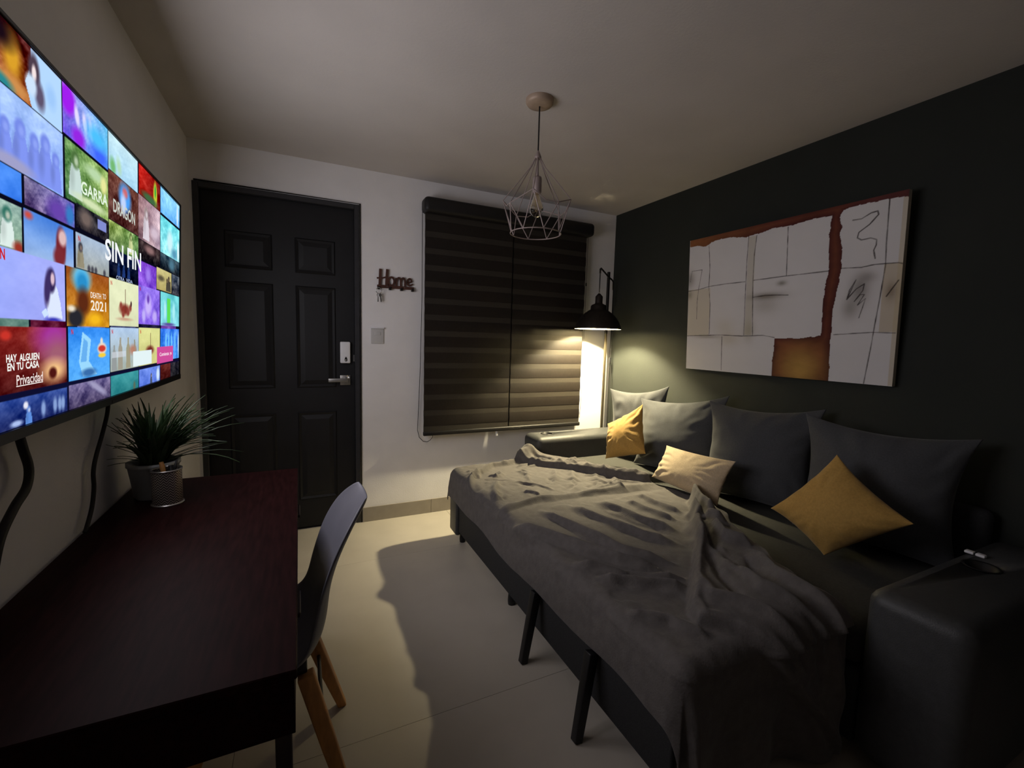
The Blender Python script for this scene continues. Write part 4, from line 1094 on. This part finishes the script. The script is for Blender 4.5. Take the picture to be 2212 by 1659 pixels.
def sstep(x, a, b):
    t = np.clip((x - a) / (b - a), 0, 1); return t * t * (3 - 2 * t)
NX = np.array([[noise.fractal(Vector((XX[j, i] * 6, YY[j, i] * 3.2, 1.7)), 0.9, 2.0, 4) for i in range(0, BU, 3)] for j in range(0, BV, 3)])
jj = np.clip(np.arange(BV) / 3, 0, NX.shape[0] - 1.001); ii = np.clip(np.arange(BU) / 3, 0, NX.shape[1] - 1.001)
j0 = jj.astype(int); i0 = ii.astype(int); fj = (jj - j0)[:, None]; fi = (ii - i0)[None, :]
NZ = (NX[j0][:, i0] * (1 - fi) + NX[j0][:, i0 + 1] * fi) * (1 - fj) + (NX[j0 + 1][:, i0] * (1 - fi) + NX[j0 + 1][:, i0 + 1] * fi) * fj
D = .010 * NZ
def ridge(pts, amp, w, asym=0.0):
    global D
    d, t = sd(pts)
    wob_ = 1 + .25 * np.sin(t * 17 + amp * 900)
    D = D + 1.45 * amp * np.exp(-(d / (w * .85 * wob_)) ** 2) * np.clip(np.minimum(t, 1 - t) * 6 + .15, 0, 1)
# long pulls converging on the bunched fold
ridge([(1.42, -1.39), (1.53, -1.63), (1.66, -1.88), (1.80, -2.00)], .026, .030)
ridge([(1.40, -1.52), (1.50, -1.74), (1.64, -1.97), (1.80, -2.06)], -.016, .030)
ridge([(1.62, -1.32), (1.68, -1.60), (1.72, -1.83), (1.85, -1.99)], .022, .022)
ridge([(1.58, -1.42), (1.62, -1.66), (1.69, -1.88), (1.83, -2.02)], -.016, .024)
ridge([(1.80, -1.33), (1.84, -1.56), (1.90, -1.75), (1.98, -1.88)], .020, .024)
ridge([(1.96, -1.33), (2.01, -1.62), (2.07, -1.78)], .020, .022)
ridge([(1.88, -1.36), (1.93, -1.58), (2.01, -1.78)], -.014, .022)
ridge([(2.12, -1.38), (2.14, -1.56), (2.17, -1.68)], .016, .020)
ridge([(2.24, -1.32), (2.25, -1.50), (2.27, -1.62)], .016, .020)
ridge([(1.47, -1.84), (1.64, -1.97), (1.80, -2.08)], .022, .022)
ridge([(1.50, -1.96), (1.64, -2.05), (1.76, -2.13)], .020, .020)
ridge([(1.48, -2.05), (1.60, -2.13), (1.70, -2.20)], -.014, .024)
ridge([(1.46, -2.16), (1.56, -2.24), (1.60, -2.36)], .016, .026)
# far half: seam crease, rolled edge, small rumples
ridge([(1.36, -1.25), (1.7, -1.18), (2.1, -1.21), (2.45, -1.22)], .014, .030)
ridge([(1.36, -1.31), (1.7, -1.25), (2.1, -1.28), (2.45, -1.29)], -.010, .030)
ridge([(1.42, -.86), (1.50, -.69), (1.70, -.53), (1.95, -.49)], .022, .018)
ridge([(1.45, -.92), (1.54, -.74), (1.72, -.58), (1.95, -.54)], -.014, .025)
ridge([(1.48, -1.12), (1.52, -.98), (1.60, -.84)], .016, .022)
for k in range(34):
    cx_, cy_ = random.uniform(1.5, 2.35), random.uniform(-1.15, -.5); a = random.uniform(0, PI); l = random.uniform(.04, .13)
    ridge([(cx_ - l * math.cos(a), cy_ - l * math.sin(a)), (cx_ + .02 * math.sin(a * 3), cy_), (cx_ + l * math.cos(a + .5), cy_ + l * math.sin(a + .5))], random.choice((.007, .010, -.006)), random.uniform(.010, .020))
for x, y in ((2.03, -.80), (2.12, -.86), (2.22, -.98), (2.30, -1.06)):
    ridge([(x - .10, y - .16), (x - .03, y - .05), (x + .03, y + .06)], .010, .024)
# folded-back far hem
FH = [(1.98, -.40), (2.10, -.47), (2.29, -.70), (2.41, -.95), (2.50, -1.20), (2.42, -1.17), (2.27, -.96), (2.12, -.74), (1.97, -.60), (1.90, -.47)]
dfh, _ = sd(FH + FH[:1]); sg = np.where(inside(FH), dfh, -dfh)
D = D + .040 * sstep(sg + .006 * NZ, -.010, .012)
for k in range(12):
    t = k / 11; x = 2.0 + .42 * t; y = -.50 - .62 * t
    ridge([(x - .05, y + .05), (x, y), (x + .05, y - .06)], random.choice((.008, -.007, .010)), .022)
D = D + .085 * np.exp(-(((XX - 2.00) / .065) ** 2 + ((YY + .475) / .05) ** 2)) + .03 * np.exp(-(((XX - 1.92) / .03) ** 2 + ((YY + .50) / .04) ** 2))
# folded flap on the near half
FL = [(2.50, -1.46), (2.26, -1.68), (2.04, -1.91), (1.80, -2.10), (1.64, -2.24), (1.615, -2.30), (1.67, -2.355), (1.74, -2.43), (1.82, -2.52), (1.95, -2.66), (2.10, -2.90),
      (2.30, -2.90), (2.30, -2.2), (2.6, -1.6)]
dfl, _ = sd(FL + FL[:1]); sg = np.where(inside(FL), dfl, -dfl)
D = D + .042 * sstep(sg + .006 * NZ, -.006, .012) + .012 * sstep(sg, .0, .10)
ridge([(2.48, -1.50), (2.27, -1.70), (2.06, -1.925), (1.83, -2.11), (1.67, -2.245), (1.645, -2.30), (1.69, -2.34)], .014, .018)
ridge([(1.74, -2.40), (1.82, -2.49), (1.97, -2.66), (2.06, -2.80)], .018, .020)
ridge([(2.46, -1.50), (2.34, -1.68), (2.30, -1.78)], .040, .022)
ridge([(2.30, -1.64), (2.24, -1.78), (2.26, -1.88)], .034, .026)
ridge([(2.20, -1.72), (2.10, -1.88), (2.00, -1.98)], .024, .030)
ridge([(2.36, -1.60), (2.26, -1.76), (2.18, -1.80)], -.028, .016)
ridge([(2.20, -1.86), (2.12, -1.98), (2.16, -2.08)], .030, .024)
ridge([(2.14, -1.86), (2.02, -2.03), (1.93, -2.20)], -.026, .020)
ridge([(2.06, -1.98), (1.95, -2.14), (1.90, -2.30), (1.98, -2.5)], .024, .024)
ridge([(1.98, -2.02), (1.87, -2.16), (1.80, -2.32), (1.90, -2.52)], -.020, .022)
ridge([(2.12, -2.10), (2.04, -2.25), (2.02, -2.45), (2.06, -2.7)], .022, .026)
ridge([(1.78, -2.15), (1.72, -2.26), (1.80, -2.38), (1.93, -2.6)], .020, .022)
ridge([(2.06, -2.12), (1.97, -2.27), (1.94, -2.42), (2.0, -2.62)], -.016, .022)
# drape map
ex = np.clip(XE - XX, 0, None); eyn = np.clip(YN - YY, 0, None); eyf = np.clip(YY - YF, 0, None)
ey = eyn + eyf; r = np.hypot(ex, ey) + 1e-9
dxo, dyo = -ex / r, (eyf - eyn) / r
th = np.clip(r / RR, 0, PI / 2)
drop = RR * (1 - np.cos(th)) + np.clip(r - RR * PI / 2, 0, None)
out = RR * np.sin(th)
hangd = np.clip(r - RR * PI / 2, 0, None)
out = out + hangd * (.14 + .05 * np.sin(XX * 14 + YY * 3)) * (1 - .6 * (eyn > ex)) + hangd * .12 * np.sin(XX * 22 + 1.5 * np.sin(YY * 4)) * (eyn > ex) * .8
bulge = .012 * np.sin(np.clip((XX - 1.45) / .9, 0, 1) * PI)
fade = np.where(r > RR * 1.2, .55, 1.0)
D = D * fade
lim = np.where(eyn > .0, .0, 0)
px = XX + ex + dxo * out + dxo * np.sin(th) * D
py = YY + (eyn - eyf) + dyo * out + dyo * np.sin(th) * D
pz = ZT + bulge * (r < .02) * 0 - drop + np.cos(th) * (np.maximum(D, -.004) + .008)
pz = np.maximum(pz, .022 + .01 * np.sin(XX * 20))
bo_ = (1.9, -1.45, 0.0)
V3 = np.stack([px - bo_[0], py - bo_[1], pz - bo_[2]], -1).reshape(-1, 3)
me = np_mesh('blanket', V3, grid_faces(BU, BV))
bko = link('blanket', me, M['blanket'], None, True, loc=bo_)
sm = bko.modifiers.new('solid', 'SOLIDIFY'); sm.thickness = .005; sm.offset = 1
tag(bko, 'rumpled grey fleece blanket spread over the pulled-out bed', 'blanket')
